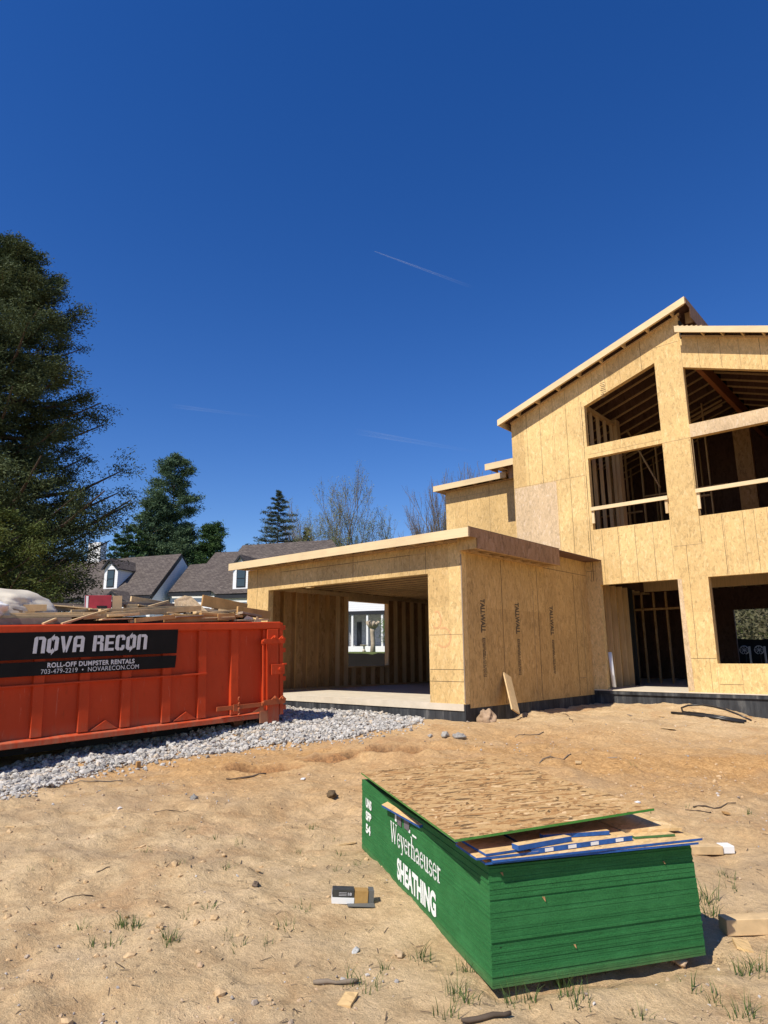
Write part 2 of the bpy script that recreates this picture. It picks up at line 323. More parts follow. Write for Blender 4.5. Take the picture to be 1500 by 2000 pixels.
def vn(x, y):
    xi = np.floor(x).astype(int); yi = np.floor(y).astype(int); fx = x-xi; fy = y-yi; fx = fx*fx*(3-2*fx); fy = fy*fy*(3-2*fy)
    g = lambda a, b: _t[a & 255, b & 255]
    return (g(xi, yi)*(1-fx)+g(xi+1, yi)*fx)*(1-fy)+(g(xi, yi+1)*(1-fx)+g(xi+1, yi+1)*fx)*fy-.5
HOLES = []
def gz(X, Y, fine=True):
    X = np.asarray(X, float); Y = np.asarray(Y, float); z = gz0(X, Y)
    if fine:
        tr_ = np.abs(((X*.80+Y*.60+.25*vn(X*.8, Y*.8)) % .32)/.32-.5)*np.exp(-(((-X*.60+Y*.80)-6.6+.8*vn(X*.3, Y*.3))/.42)**2)
        z = z+.10*vn(X*.6+5, Y*.6)+.06*vn(X*1.7, Y*1.7+9)+.05*vn(X*3.7+3, Y*4.1)*(1+vn(X*.9, Y*.9+3))+.034*vn(X*8+1, Y*9)+.022*vn(X*17, Y*19+2)+.012*vn(X*41, Y*41)-.05*tr_-.06*np.clip(vn(X*3+9, Y*3)-.2, 0, 1)-.05*np.clip(vn(X*6.5+2, Y*6.5+5)-.28, 0, 1)
        near = np.clip(1-np.hypot(X+2.6, Y-3.6)/1.9, 0, 1); z = z*(1-near*.7)
        fu = (X+1.937)*.5344+(Y-2.978)*.8453; fv = (X+1.937)*.8453-(Y-2.978)*.5344
        z = z-.055*np.exp(-((fv-.0)/.10)**2)*((fu > -.05) & (fu < 1.3))+.03*np.exp(-((fv-.26)/.10)**2)*((fu > .1) & (fu < 1.2))
        for hx, hy, a, b, dp in HOLES:
            ex = (X-hx)*.75+(Y-hy)*.66; ey = -(X-hx)*.66+(Y-hy)*.75; rr = np.sqrt((ex/a)**2+(ey/b)**2)+.5*vn(X*5, Y*5)
            z = z-dp*np.exp(-rr**6*.9)*(1+.8*vn(X*9, Y*9))+dp*.16*np.exp(-((rr-1.8)/.45)**2)*(1+1.5*vn(X*7, Y*7))
    return z
def gzs(x, y): return float(gz(np.array([x]), np.array([y]))[0])
def ground(px, py):                      # pixel -> point on the real ground
    d = ray(px, py); t = 1.0
    P = on(px, py, 2, 0)
    for i in range(30):
        z = gzs(P.x, P.y); P = P.lerp(on(px, py, 2, min(z, 1.5)), .6)
    P.z = gzs(P.x, P.y); return P
for hp, a_, b_, d_ in (((765, 1466), .55, .17, .30), ((505, 1502), .42, .12, .16), ((640, 1480), .35, .10, .10)):
    hg = ground(*hp); HOLES.append((hg.x, hg.y, a_, b_, d_))
k = SOILK; c = M.pop('soil_c'); xyz = k.sep(k.tc.outputs['Object'])
for hx, hy, a_, b_, d_ in HOLES:  # hollows: dark soil tone, with overhang shade put into the colour too
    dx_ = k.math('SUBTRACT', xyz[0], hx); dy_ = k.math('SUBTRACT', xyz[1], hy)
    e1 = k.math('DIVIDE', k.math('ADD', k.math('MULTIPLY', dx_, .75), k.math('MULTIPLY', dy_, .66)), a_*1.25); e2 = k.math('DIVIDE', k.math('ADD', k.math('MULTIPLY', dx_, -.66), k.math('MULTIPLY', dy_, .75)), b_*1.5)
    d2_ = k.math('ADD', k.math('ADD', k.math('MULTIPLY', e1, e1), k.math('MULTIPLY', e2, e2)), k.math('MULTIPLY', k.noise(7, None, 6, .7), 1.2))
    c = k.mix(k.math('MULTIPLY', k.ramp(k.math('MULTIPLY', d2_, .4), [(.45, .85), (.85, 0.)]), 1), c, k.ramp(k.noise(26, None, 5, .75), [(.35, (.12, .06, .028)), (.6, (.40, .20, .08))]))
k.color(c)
xs = np.concatenate([np.array([-900, -400, -200, -120, -90]), np.arange(-70, -16, 1.5), np.arange(-16, -12, .2), np.arange(-12, -6, .07), np.arange(-6, .4, .045), np.arange(.4, 3, .2), np.arange(3, 40, 2.), np.array([50, 90, 200, 400, 900])])
ys = np.concatenate([np.array([-900, -300, -100, -50, -30, -15, -8, -4, -2, -1, 0]), np.arange(.4, 8.5, .042), np.arange(8.5, 16, .07), np.arange(16, 22, .4), np.arange(22, 80, 1.5), np.array([90, 120, 200, 400, 900])])
XX, YY = np.meshgrid(xs, ys, indexing='ij'); ZZ = gz(XX, YY)
nx, ny = XX.shape; ii = np.arange(nx*ny).reshape(nx, ny)
Q = np.stack([ii[:-1, :-1].ravel(), ii[1:, :-1].ravel(), ii[1:, 1:].ravel(), ii[:-1, 1:].ravel()], 1)
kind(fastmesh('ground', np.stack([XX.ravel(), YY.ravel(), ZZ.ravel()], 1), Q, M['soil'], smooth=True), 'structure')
# ---------------------------------------------------------------- house
H = empty('unfinished_house', (-7, 15.68, .3)); tag(H, 'unfinished two storey house sheathed in bare OSB with a flat roofed garage wing', 'house')
HL = Vector(H.location)
def part(mb, name, mat, parent=H, label=None, bevel=0):
    o = mb.build(name, mat, parent, bevel)
    if parent is H: o.location = -HL
    if label: o['label'] = label
    return o
YM, ZF, ZG = 15.68, .72, .68
def zl(x): return 7.97+.348*(x+9.155)
def zr(x): return 9.11-.348*(x+4.24)
# foundations
m = MB(); m.box(-13.5, -7.02, 10.24, 10.46, -.3, ZG-.02); m.box(-7.22, -7.02, 10.46, 15.7, -.3, .60); m.box(-13.5, -13.3, 10.46, 21, -.3, .62)
m.box(-13.3, -8.9, 20.8, 21, -.3, .62)
part(m, 'foundation', M['found'], label='black coated garage foundation')
m = MB(); m.box(-7.02, .7, 15.70, 15.92, -.3, ZF-.10); m.box(-7.02, .7, 15.66, 15.92, ZF-.10, ZF-.022); m.box(.5, .7, 15.92, 24, -.3, ZF-.03); m.box(-8.92, .5, 23.8, 24, -.3, ZF-.03); m.box(-9.12, -8.92, 15.9, 24, -.3, ZF-.03)
part(m, 'foundation', M['found'], label='black coated main foundation')
m = MB(); m.box(-13.49, -7.05, 10.22, 20.99, ZG-.12, ZG)
part(m, 'floor_slab', M['conc'], label='sunlit garage slab')
m = MB(); m.box(-7.0, .68, 15.65, 23.98, ZF-.021, ZF); m.box(-8.89, -7.001, 15.84, 23.98, ZF-.1, ZF)
part(m, 'floor_slab', M['conc'], label='main floor slab')
# generic wall in y-plane : list of convex polys in (x,z)
def wally(mb, polys, y0, th, m=0):
    for p in polys: mb.prism([(x, y0, z) for x, z in p], (0, th, 0), m)
def slopebox(mb, x0, x1, f, y0, y1, top, thick, m=0):
    mb.prism([(x0, y0, f(x0)-top-thick), (x1, y0, f(x1)-top-thick), (x1, y0, f(x1)-top), (x0, y0, f(x0)-top)], (0, y1-y0, 0), m)
def R4(x0, x1, z0, z1): return [(x0, z0), (x1, z0), (x1, z1), (x0, z1)]
# seams: thin proud dark strips along the panel joints
def vseam(mb, y, x, z0, z1, m=0, wd=.008):
    n = max(1, int((z1-z0)/.6)); off = 0
    for i in range(n):
        a = z0+(z1-z0)*i/n; b = z0+(z1-z0)*(i+1)/n; w2 = wd*random.uniform(.6, 1.15)/2
        mb.box(x+off-w2, x+off+w2, y-.0025, y+.003, a, b, m)
def hseam(mb, y, x0, x1, z, m=0, wd=.008): mb.box(x0, x1, y-.0025, y+.003, z-wd/2, z+wd/2, m)
def xvseam(mb, x, y, z0, z1, m=0, wd=.01): mb.box(x-.003, x+.0025, y-wd/2, y+wd/2, z0, z1, m)
# garage front
m = MB(); y = 10.23
wally(m, [R4(-13.49, -12.66, ZG, 3.64), R4(-12.66, -7.81, 3.10, 3.64), R4(-7.81, -7.012, ZG, 3.64)], y, .15)
S = MB()
for x, a, b, mm in ((-13.1, 2.2, 3.64, 0), (-9.83, 3.1, 3.64, 0), (-8.26, 3.1, 3.64, 1), (-7.86, 3.1, 3.64, 0), (-11.4, 3.1, 3.64, 1)): vseam(m, y, x, a, b, 1+mm)
hseam(m, y, -12.21, -8.26, 3.505, 1)
hseam(m, y, -7.8, -7.02, 1.92, 2); hseam(m, y, -7.8, -7.02, 1.285, 1); hseam(m, y, -7.8, -7.02, 1.07, 1); hseam(m, y, -8.26, -7.86, 3.5, 2)
m.box(-7.03, -7.01, 10.222, 10.23, ZG+.02, 3.4, 3)
part(m, 'wall', [M['osb'], M['seam'], M['seamf'], M['grey_wood']], label='garage front wall around the wide opening')
# little header block notch + orange mark
m = MB(); m.box(-11.35, -11.18, 10.25, 10.36, 3.065, 3.10); part(m, 'header_block', M['osb'])
mk = MB()
import itertools
for cx, cz, rx, rz in ((-7.47, 1.87, .17, .18), (-7.62, 2.2, .10, .16)):
    pts = [(cx+rx*math.cos(t), cz+rz*math.sin(t)) for t in np.linspace(-2.4, 2.0, 14)]
    for (a, b), (c2, d) in zip(pts, pts[1:]): mk.beam((a, y-.001, b), (c2, y-.001, d), .003, .035, (0, 0, 1))
part(mk, 'paint_mark', M['orange_paint'])
# garage side wall x=-7.01, inner thickness to -x
m = MB(); X0 = -7.01
m.box(X0-.15, X0, 10.382, 13.40, .60, 3.45); m.box(X0-.15, X0, 13.402, 15.678, .60, 3.83)
for yy, a, b, mm in ((11.62, .62, 3.43, 0), (12.89, .62, 2.9, 1), (13.10, .62, 3.43, 0), (14.90, .62, 3.4, 0), (15.3, .62, 3.42, 1)): xvseam(m, X0, yy, a, b, 1+mm, .012)
m.box(X0-.003, X0+.0025, 13.41, 15.66, 3.44, 3.45, 1); m.box(X0-.003, X0+.003, 14.92, 15.28, 1.0, 1.012, 2)
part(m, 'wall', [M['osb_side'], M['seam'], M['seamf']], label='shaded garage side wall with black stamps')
# left and back walls of the garage with studs inside
m = MB(); XL = -13.478
m.box(XL-.012, XL, 10.382, 13.70, .62, 3.62); m.box(XL-.012, XL, 13.70, 15.44, .62, 1.25); m.box(XL-.012, XL, 13.70, 15.44, 3.08, 3.62); m.box(XL-.012, XL, 15.44, 20.99, .62, 3.62)
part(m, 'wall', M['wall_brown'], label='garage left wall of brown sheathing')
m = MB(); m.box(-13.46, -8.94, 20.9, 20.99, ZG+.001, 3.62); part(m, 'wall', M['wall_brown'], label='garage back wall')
def stud(p, q, w1=.04, w2=.14, up=(1, 0, 0), mat=None):
    b = MB(); b.beam(p, q, w1, w2, up); return part(b, 'stud', mat or M['stud'])
for yy in list(np.arange(10.5, 13.6, .406))+[13.68]+list(np.arange(15.46, 20.6, .406)):
    stud((XL+.075, yy, ZG+.042), (XL+.075, yy, 3.20), mat=M['stud'] if yy > 13 else M['ply'])
for yy in np.arange(14.0, 15.4, .406): stud((XL+.075, yy, ZG+.042), (XL+.075, yy, 1.205))
b = MB(); b.box(XL+.004, XL+.15, 10.4, 20.8, ZG+.001, ZG+.04); b.box(XL+.004, XL+.15, 10.4, 20.8, 3.202, 3.30); b.box(XL+.004, XL+.15, 13.7, 15.44, 1.207, 1.25)
part(b, 'wall_plate', M['stud'])
b = MB(); b.box(XL+.004, XL+.15, 15.445, 15.48, 1.25, 3.08); b.box(XL+.004, XL+.15, 13.70, 15.44, 3.08, 3.2); part(b, 'window_frame', M['lumber'])
for i, yy in enumerate(np.arange(10.65, 20.8, .406)):
    b = MB(); b.box(-13.46, -7.17, yy-.028, yy+.028, 3.302, 3.34); b.box(-13.46, -7.17, yy-.006, yy+.006, 3.34, 3.60, 1); part(b, 'ceiling_joist', [M['stud'], M['deck_dark']])
# garage roof
m = MB(); m.box(-13.76, -6.60, 9.88, 20.95, 3.785, 3.805)
part(m, 'roof', M['deck_dark'], label='flat garage roof deck')
m = MB(); m.box(-13.78, -6.582, 9.84, 9.878, 3.64, 3.812); part(m, 'fascia', M['fascia'], label='long pale front fascia of the garage roof')
m = MB(); m.prism([(-6.58, 9.879, 3.645), (-6.58, 10.13, 3.645), (-6.58, 10.13, 3.45), (-6.58, 13.40, 3.45), (-6.58, 13.40, 3.82), (-6.58, 9.879, 3.82)], (-.012, 0, 0))
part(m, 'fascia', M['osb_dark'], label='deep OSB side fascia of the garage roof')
m = MB(); m.box(-6.60, -6.575, 9.85, 13.41, 3.822, 3.83); part(m, 'drip_edge', M['grey_wood'])
m = MB(); m.box(-7.0, -6.60, 10.10, 10.128, 3.45, 3.78); part(m, 'rim_board', M['osb_side'])
m = MB()
for yy in np.arange(10.45, 13.4, .406): m.box(-7.0, -6.597, yy-.022, yy+.022, 3.455, 3.78)
m.box(-7.0, -6.6, 13.37, 13.398, 3.45, 3.78); m.box(-7.008, -6.96, 10.13, 13.37, 3.452, 3.49); m.box(-6.645, -6.597, 10.13, 13.37, 3.452, 3.49)
part(m, 'soffit_framing', M['stud'])
m = MB()
for xx in np.arange(-13.5, -6.8, .61): m.box(xx-.02, xx+.02, 9.88, 10.228, 3.65, 3.78)
m.box(-13.49, -7.0, 10.19, 10.228, 3.644, 3.69)
part(m, 'lookout', M['lumber'])
m = MB(); m.box(-7.0, -6.9, 13.45, 13.5, 3.83, 3.84); m.box(-7.16, -7.0, 13.42, 15.66, 3.832, 3.845); part(m, 'parapet_cap', M['osb_side'])
# rear raised block over the garage
m = MB(); m.box(-12.54, -8.93, 17.5, 17.65, 3.81, 6.84); m.box(-12.54, -12.39, 17.65, 23.9, 3.81, 6.84)
vseam(m, 17.5, -10.86, 3.9, 6.84, 1); hseam(m, 17.5, -12.5, -9.3, 6.60, 2); vseam(m, 17.5, -11.7, 3.9, 6.6, 2)
part(m, 'wall', [M['osb'], M['seam'], M['seamf']], label='raised rear block wall above the garage roof')
m = MB(); m.box(-12.78, -9.0, 17.19, 24, 6.99, 7.02); m.box(-12.78, -12.5, 17.19, 24, 6.85, 6.87); part(m, 'roof', M['osb_roof'], label='flat roof of the raised rear block')
m = MB(); m.box(-12.80, -10.02, 17.15, 17.188, 6.845, 7.03); part(m, 'fascia', M['fascia'])
m = MB()
for xx in (-12.5, -11.9, -11.3, -10.7, -10.2): m.box(xx-.02, xx+.02, 17.19, 17.49, 6.86, 6.985)
m.box(-12.54, -10.0, 17.45, 17.49, 6.842, 6.88); part(m, 'lookout', M['lumber'])
m = MB(); m.box(-10.23, -8.93, 16.34, 17.9, 7.08, 7.10); part(m, 'roof', M['osb_roof'], label='small upper roof beside the main wall')
m = MB(); m.box(-10.23, -8.93, 16.3, 16.338, 6.92, 7.11); part(m, 'fascia', M['fascia'])
m = MB(); m.box(-9.62, -8.93, 16.62, 16.64, 6.62, 7.06); part(m, 'rim_board', M['osb_dark'])  # band under the small roof, its shade put into the darker OSB
m = MB(); m.box(-10.2, -8.93, 16.34, 16.37, 6.93, 7.07)
for xx in (-10.15, -9.75, -9.35): m.box(xx-.02, xx+.02, 16.37, 16.9, 6.95, 7.07)
m.box(-9.62, -8.93, 16.65, 16.7, 6.62, 6.67)
part(m, 'lookout', M['lumber'])
# main front wall
m = MB(); y = YM; th = .15; tl = lambda x: zl(x)-.165; tr = lambda x: zr(x)-.15
def wt(x): return 7.86+.343*(x+6.745)      # left window sloped head
def wr(x): return 8.19-.341*(x+4.25)
P = [[(-8.92, ZF-.02), (-6.75, ZF-.02), (-6.75, tl(-6.75)), (-8.92, tl(-8.92))],
     [(-6.75, ZF-.02), (-6.68, ZF-.02), (-6.68, 4.58), (-6.75, 4.58)],
     R4(-6.68, -4.89, 3.20, 4.58), R4(-6.75, -4.89, 6.44, 6.76),
     [(-6.75, wt(-6.75)), (-4.89, wt(-4.89)), (-4.89, tl(-4.89)), (-6.75, tl(-6.75))],
     [(-4.89, 3.2), (-4.25, 3.2), (-4.25, tl(-4.25)), (-4.89, tl(-4.89))],
     [(-4.85, ZF-.02), (-4.20, ZF-.02), (-4.20, 3.2), (-4.85, 3.2)],
     R4(-4.20, -2.3, ZF-.02, 1.33), R4(-4.25, -2.39, 3.2, 4.58), R4(-4.25, -2.39, 6.44, 6.76),
     [(-4.25, wr(-4.25)), (-2.39, wr(-2.39)), (-2.39, tr(-2.39)), (-4.25, tr(-4.25))],
     [(-2.39, 3.2), (.7, 3.2), (.7, tr(.7)), (-2.39, tr(-2.39))], [(-2.3, ZF-.02), (.7, ZF-.02), (.7, 3.2), (-2.3, 3.2)]]
wally(m, P, y, th)
D, Fa = 1, 2
for x, mm in ((-8.44, 1), (-8.03, 1), (-7.64, 2), (-7.27, 1), (-6.88, 2)): vseam(m, y, x, 3.9 if x < -7.7 and x > -8.9 and 0 else (6.01 if x < -7.7 else 3.9), tl(x)-.0, mm)
vseam(m, y, -7.27, 3.9, 7.9, 1); vseam(m, y, -6.83, 3.3, 8.0, 1, .012)
hseam(m, y, -8.92, -6.85, 6.02, 2); hseam(m, y, -4.89, -4.25, 6.44, 2); hseam(m, y, -6.75, -4.89, 6.54, 2, .006)
for x, mm in ((-6.53, 1), (-6.13, 1), (-5.72, 1), (-5.30, 1), (-4.90, 2), (-6.76, 2), (-6.88, 1)): vseam(m, y, x, 3.2 if x > -6.7 else 3.3, 4.56, mm)
for x, a, b, mm in ((-4.59, 1.44, 3.95, 1), (-4.25, 3.95, 5.3, 1), (-3.79, 3.22, 4.56, 1), (-3.76, 3.22, 4.56, 2), (-3.37, 3.22, 4.56, 1), (-3.15, 3.22, 4.56, 1), (-2.9, 3.22, 4.56, 2), (-4.35, .73, 1.44, 1), (-3.74, .73, 1.32, 2),
                    (-4.22, .73, 1.2, 2), (-4.21, 4.6, 6.4, 2), (-4.27, 5.2, 6.4, 1), (-4.25, 6.8, 8.6, 2)): vseam(m, y, x, a, b, mm)
hseam(m, y, -4.85, -4.25, 3.95, 2); hseam(m, y, -4.75, -4.21, 1.44, 1); hseam(m, y, -4.2, -3.74, .90, 1); hseam(m, y, -7.0, -6.77, 3.55, 1)
for x in (-6.5, -6.15, -5.75, -5.2): vseam(m, y, x, wt(x)+.02, tl(x), 1 if x in (-6.5, -5.2) else 2)
hseam(m, y, -4.85, -4.3, 8.88, 2)
for x in (-3.87, -3.41, -3.03, -2.62): vseam(m, y, x, wr(x)+.02, tr(x), 1 if x != -3.03 else 2)
m.prism([(-8.90, y-.004, 3.9), (-7.66, y-.004, 3.9), (-7.66, y-.004, 6.005), (-8.90, y-.004, 6.005)], (0, .004, 0), 3)
m.prism([(-4.845, y-.005, ZF+.03), (-4.72, y-.005, ZF+.03), (-4.76, y-.005, 3.2), (-4.848, y-.005, 3.2)], (0, .005, 0), 3)
m.prism([(-4.245, y-.005, 6.445), (-2.39, y-.005, 6.445), (-2.39, y-.005, 6.755), (-4.245, y-.005, 6.755)], (0, .005, 0), 3)
# ink scrawl on the shaded strip
for i in range(9):
    zz = 8.35-.05*i; m.box(-6.27+random.uniform(-.02, .02), -6.17+random.uniform(-.03, .03), y-.003, y, zz, zz+random.uniform(.008, .02), 4)
part(m, 'wall', [M['osb'], M['seam'], M['seamf'], M['osb_pale'], M['ink']], label='tall main front wall with large openings')
# other main walls
m = MB()
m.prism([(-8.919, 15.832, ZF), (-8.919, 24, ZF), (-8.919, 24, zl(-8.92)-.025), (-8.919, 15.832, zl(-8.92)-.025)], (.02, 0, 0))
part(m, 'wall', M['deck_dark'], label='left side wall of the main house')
m = MB()
pk = [(-8.9, ZF), (-4.2, ZF), (-4.2, tl(-4.2)), (-8.9, tl(-8.9))]
# back wall with an opening seen through the right lower window
A0 = on(1432, 1191, 1, 23.9); A1 = on(1440, 1296, 1, 23.9)
bx = A0.x; bz1 = A0.z
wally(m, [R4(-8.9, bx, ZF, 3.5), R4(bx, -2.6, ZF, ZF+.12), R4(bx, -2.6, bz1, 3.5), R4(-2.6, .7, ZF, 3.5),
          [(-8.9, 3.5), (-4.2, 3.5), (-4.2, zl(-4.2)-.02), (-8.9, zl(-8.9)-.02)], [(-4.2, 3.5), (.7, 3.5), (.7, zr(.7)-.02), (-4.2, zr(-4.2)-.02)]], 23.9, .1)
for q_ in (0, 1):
    leak_strip = MB(); slopebox(leak_strip, (-8.9, -4.2)[q_], (-4.2, .7)[q_], (zl, zr)[q_], 15.74, 15.8, .019, .16); part(leak_strip, 'rim_board', M['deck_dark'])  # added strip behind the lookouts, stops light leaking into the interior
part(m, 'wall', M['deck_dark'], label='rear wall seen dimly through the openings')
m = MB(); m.prism([(.55, 15.832, ZF), (.55, 23.9, ZF), (.55, 23.9, tr(.55)), (.55, 15.832, tr(.55))], (.15, 0, 0)); part(m, 'wall', M['osb'], label='right side wall of the main house')
# upper floor
m = MB(); m.box(-8.89, .54, 15.835, 23.89, 3.98, 4.0)
part(m, 'floor_deck', M['osb_dark'])
for xx in np.arange(-6.9, .5, .406):
    b = MB(); b.box(xx-.026, xx+.026, 15.84, 23.88, 3.62, 3.66); b.box(xx-.006, xx+.006, 15.84, 23.88, 3.66, 3.975, 1); part(b, 'floor_joist', [M['stud'], M['deck_dark']])
m = MB(); m.box(-7.0, .5, 19.5, 19.6, 3.3, 3.6); part(m, 'header_beam', M['stud'])
# roofs
def slopebox(mb, x0, x1, f, y0, y1, top, thick, m=0):
    mb.prism([(x0, y0, f(x0)-top-thick), (x1, y0, f(x1)-top-thick), (x1, y0, f(x1)-top), (x0, y0, f(x0)-top)], (0, y1-y0, 0), m)
YF = YM-.35
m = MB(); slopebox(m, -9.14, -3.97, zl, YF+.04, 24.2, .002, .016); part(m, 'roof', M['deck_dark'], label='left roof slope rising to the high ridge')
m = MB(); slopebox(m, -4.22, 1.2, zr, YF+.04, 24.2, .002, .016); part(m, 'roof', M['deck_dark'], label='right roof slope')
m = MB(); slopebox(m, -9.155, -3.965, zl, YF, YF+.038, -.004, .172); m.box(-9.157, -9.117, YF+.04, 24.2, zl(-9.155)-.16, zl(-9.155)-.003); part(m, 'fascia', M['fascia'], label='pale fascia climbing the left slope')
m = MB(); slopebox(m, -4.255, 1.2, zr, YF, YF+.038, -.004, .155)
for i in range(6): m.box(-4.2+i*.1, -4.15+i*.1, YF+.01, YF+.05, zr(-4.2+i*.1)+.003, zr(-4.2+i*.1)+.014)
part(m, 'fascia', M['fascia'], label='pale fascia falling to the right')
m = MB(); zt = zl(-3.96); m.prism([(-3.962, YF+.04, zt-.16), (-3.962, YF+.33, zt-.16), (-3.962, YF+.33, zt-.40), (-3.962, 24.1, zt-.40), (-3.962, 24.1, zt), (-3.962, YF+.04, zt)], (.012, 0, 0))
part(m, 'fascia', M['osb_dark'], label='rough OSB fascia on the high ridge side')
m = MB()
for xx in np.arange(-8.6, -4, .61): m.prism([(xx-.02, YF+.04, zl(xx-.02)-.15), (xx+.02, YF+.04, zl(xx+.02)-.15), (xx+.02, YF+.04, zl(xx+.02)-.02), (xx-.02, YF+.04, zl(xx-.02)-.02)], (0, .31, 0))
slopebox(m, -8.92, -4.2, zl, YM-.04, YM-.002, .125, .042)
slopebox(m, -9.1, -4.0, zl, YF+.04, YF+.07, .11, .06)
part(m, 'lookout', M['lumber'])
m = MB()
for xx in np.arange(-3.7, 1.1, .406): m.prism([(xx-.02, YF+.04, zr(xx-.02)-.14), (xx+.02, YF+.04, zr(xx+.02)-.14), (xx+.02, YF+.04, zr(xx+.02)-.02), (xx-.02, YF+.04, zr(xx-.02)-.02)], (0, .31, 0))
slopebox(m, -4.22, 1.1, zr, YM-.04, YM-.002, .11, .042)
part(m, 'lookout', M['lumber'])
m = MB()
for yy in np.arange(16.0, 24, .406): m.box(-4.16, -3.97, yy-.02, yy+.02, zt-.38, zt-.1)
part(m, 'rafter_tail', M['stud'])
m = MB(); m.box(-4.24, -4.20, YM-.001, 24, zr(-4.24)-.2, zl(-4.24)-.3); part(m, 'ridge_wall', M['black'])  # black stands for the shaded gap under the high roof end
for yy in np.arange(16.1, 23.8, .61):
    b = MB(); slopebox(b, -8.89, -4.26, zl, yy-.026, yy+.026, .30, .04); slopebox(b, -8.89, -4.26, zl, yy-.006, yy+.006, .02, .28, 1); part(b, 'rafter', [M['stud'], M['deck_dark']])
    b = MB(); slopebox(b, -4.1, .54, zr, yy-.026, yy+.026, .28, .04); slopebox(b, -4.1, .54, zr, yy-.006, yy+.006, .02, .26, 1); part(b, 'rafter', [M['stud'], M['deck_dark']])
m = MB(); m.box(-4.22, -4.1, 15.84, 23.8, 8.42, 8.76); part(m, 'ridge_beam', M['lvl'])
m = MB(); m.box(-4.45, -4.0, 20.7, 20.86, 4.0, 8.42); part(m, 'post', M['wall_brown'])
m = MB(); m.box(-3.5, -3.35, 20.7, 20.84, 4.0, 8.2); part(m, 'post', M['lvl'])
# interior partitions
XP = -6.93
for yy in np.arange(16.0, 18.05, .46):
    stud((XP, yy, 4.0), (XP, yy, 7.96), .04, .09, mat=M['stud'])
m = MB(); m.box(XP-.07, XP+.07, 15.84, 18.1, 7.962, 8.04); m.box(XP-.07, XP+.07, 15.84, 18.1, 4.001, 4.04); m.box(XP-.1, XP+.1, 18.0, 18.25, 4.04, 8.15); part(m, 'wall_plate', M['stud'])
m = MB(); m.box(XP-.09, XP-.075, 15.84, 17.9, ZF, 3.3); m.box(XP-.075, XP+.07, 15.84, 15.92, ZF, 3.3)
part(m, 'wall', M['osb_side'], label='sheathed partition inside the doorway')
for yy in (16.25, 16.66, 17.06, 17.5, 17.86): stud((XP, yy, ZF), (XP, yy, 3.3), mat=M['stud'])
for yy in (17.95, 18.2): stud((XP, yy, ZF), (XP, yy, 3.3), mat=M['black'])  # end studs blackened: the darkness beyond is put into their colour
YP = 20.6
for i, xx in enumerate(np.arange(-8.6, -4.7, .49)): stud((xx, YP, 4.0), (xx, YP, zl(xx)-.4), .04, .09, (0, 1, 0))
for xx in (-3.0, -2.5, -2.0, -1.5): stud((xx, YP, 4.0), (xx, YP, zr(xx)-.4), .04, .09, (0, 1, 0))
for a, b2, zz in ((-8.8, -7.2, 5.9), (-7.1, -4.7, 6.35), (-7.3, -5.9, 5.3), (-6.0, -4.7, 5.25), (-3.9, -1.5, 6.3), (-6.1, -5.2, 6.1)):
    b = MB(); b.beam((a, YP-.06, zz), (b2, YP-.06, zz), .09, .045); part(b, 'blocking', M['stud'])
b = MB(); slopebox(b, -8.7, -4.6, zl, YP-.04, YP, .62, .05); slopebox(b, -7.6, -4.6, zl, YP-.04, YP, .78, .04); part(b, 'wall_plate', M['stud'])
b = MB(); b.beam((-6.9, 19.0, 8.1), (-6.1, 19.0, 6.2), .04, .09, (0, 1, 0)); part(b, 'brace', M['stud'])
for xx in (-8.2, -7.4, -6.6, -5.9): stud((xx, 22.6, 4.0), (xx, 22.6, zl(xx)-.4), .04, .09, (0, 1, 0))
for xx in (-7.8, -7.45, -7.2, -6.85, -6.5, -6.1, -5.75): stud((xx, 19.8, ZF), (xx, 19.8, 3.3), .04, .09, (0, 1, 0), M['wall_brown'])  # these studs and their header get a darker tone for the doorway gloom
b = MB(); b.box(-7.4, -5.2, 19.72, 19.78, 2.78, 2.84); part(b, 'header_beam', M['wall_brown'])
for zz in (1.0, 1.6, 2.2, 2.9):
    b = MB(); b.box(-7.8, -7.45, 19.78, 19.82, zz, zz+.045); part(b, 'blocking', M['stud'])
# frames in the openings
m = MB(); m.box(-4.22, -4.2, 15.84, 15.9, 1.33, 3.2); part(m, 'window_frame', M['stud'])
for x0, x1, zz in ((-6.75, -4.87, 5.10), (-4.25, -2.3, 5.15)):
    b = MB(); b.box(x0, x1, 15.60, 15.64, zz-.045, zz+.045); part(b, 'guard_rail', M['fascia'], label=None)
    b = MB(); b.box(x0+.005, x0+.07, 15.645, 15.70, 4.74, zz-.05); part(b, 'rail_cleat', M['fascia']); b = MB(); b.box(x1-.085, x1-.02, 15.645, 15.70, 4.74, zz-.05); part(b, 'rail_cleat', M['lumber'])
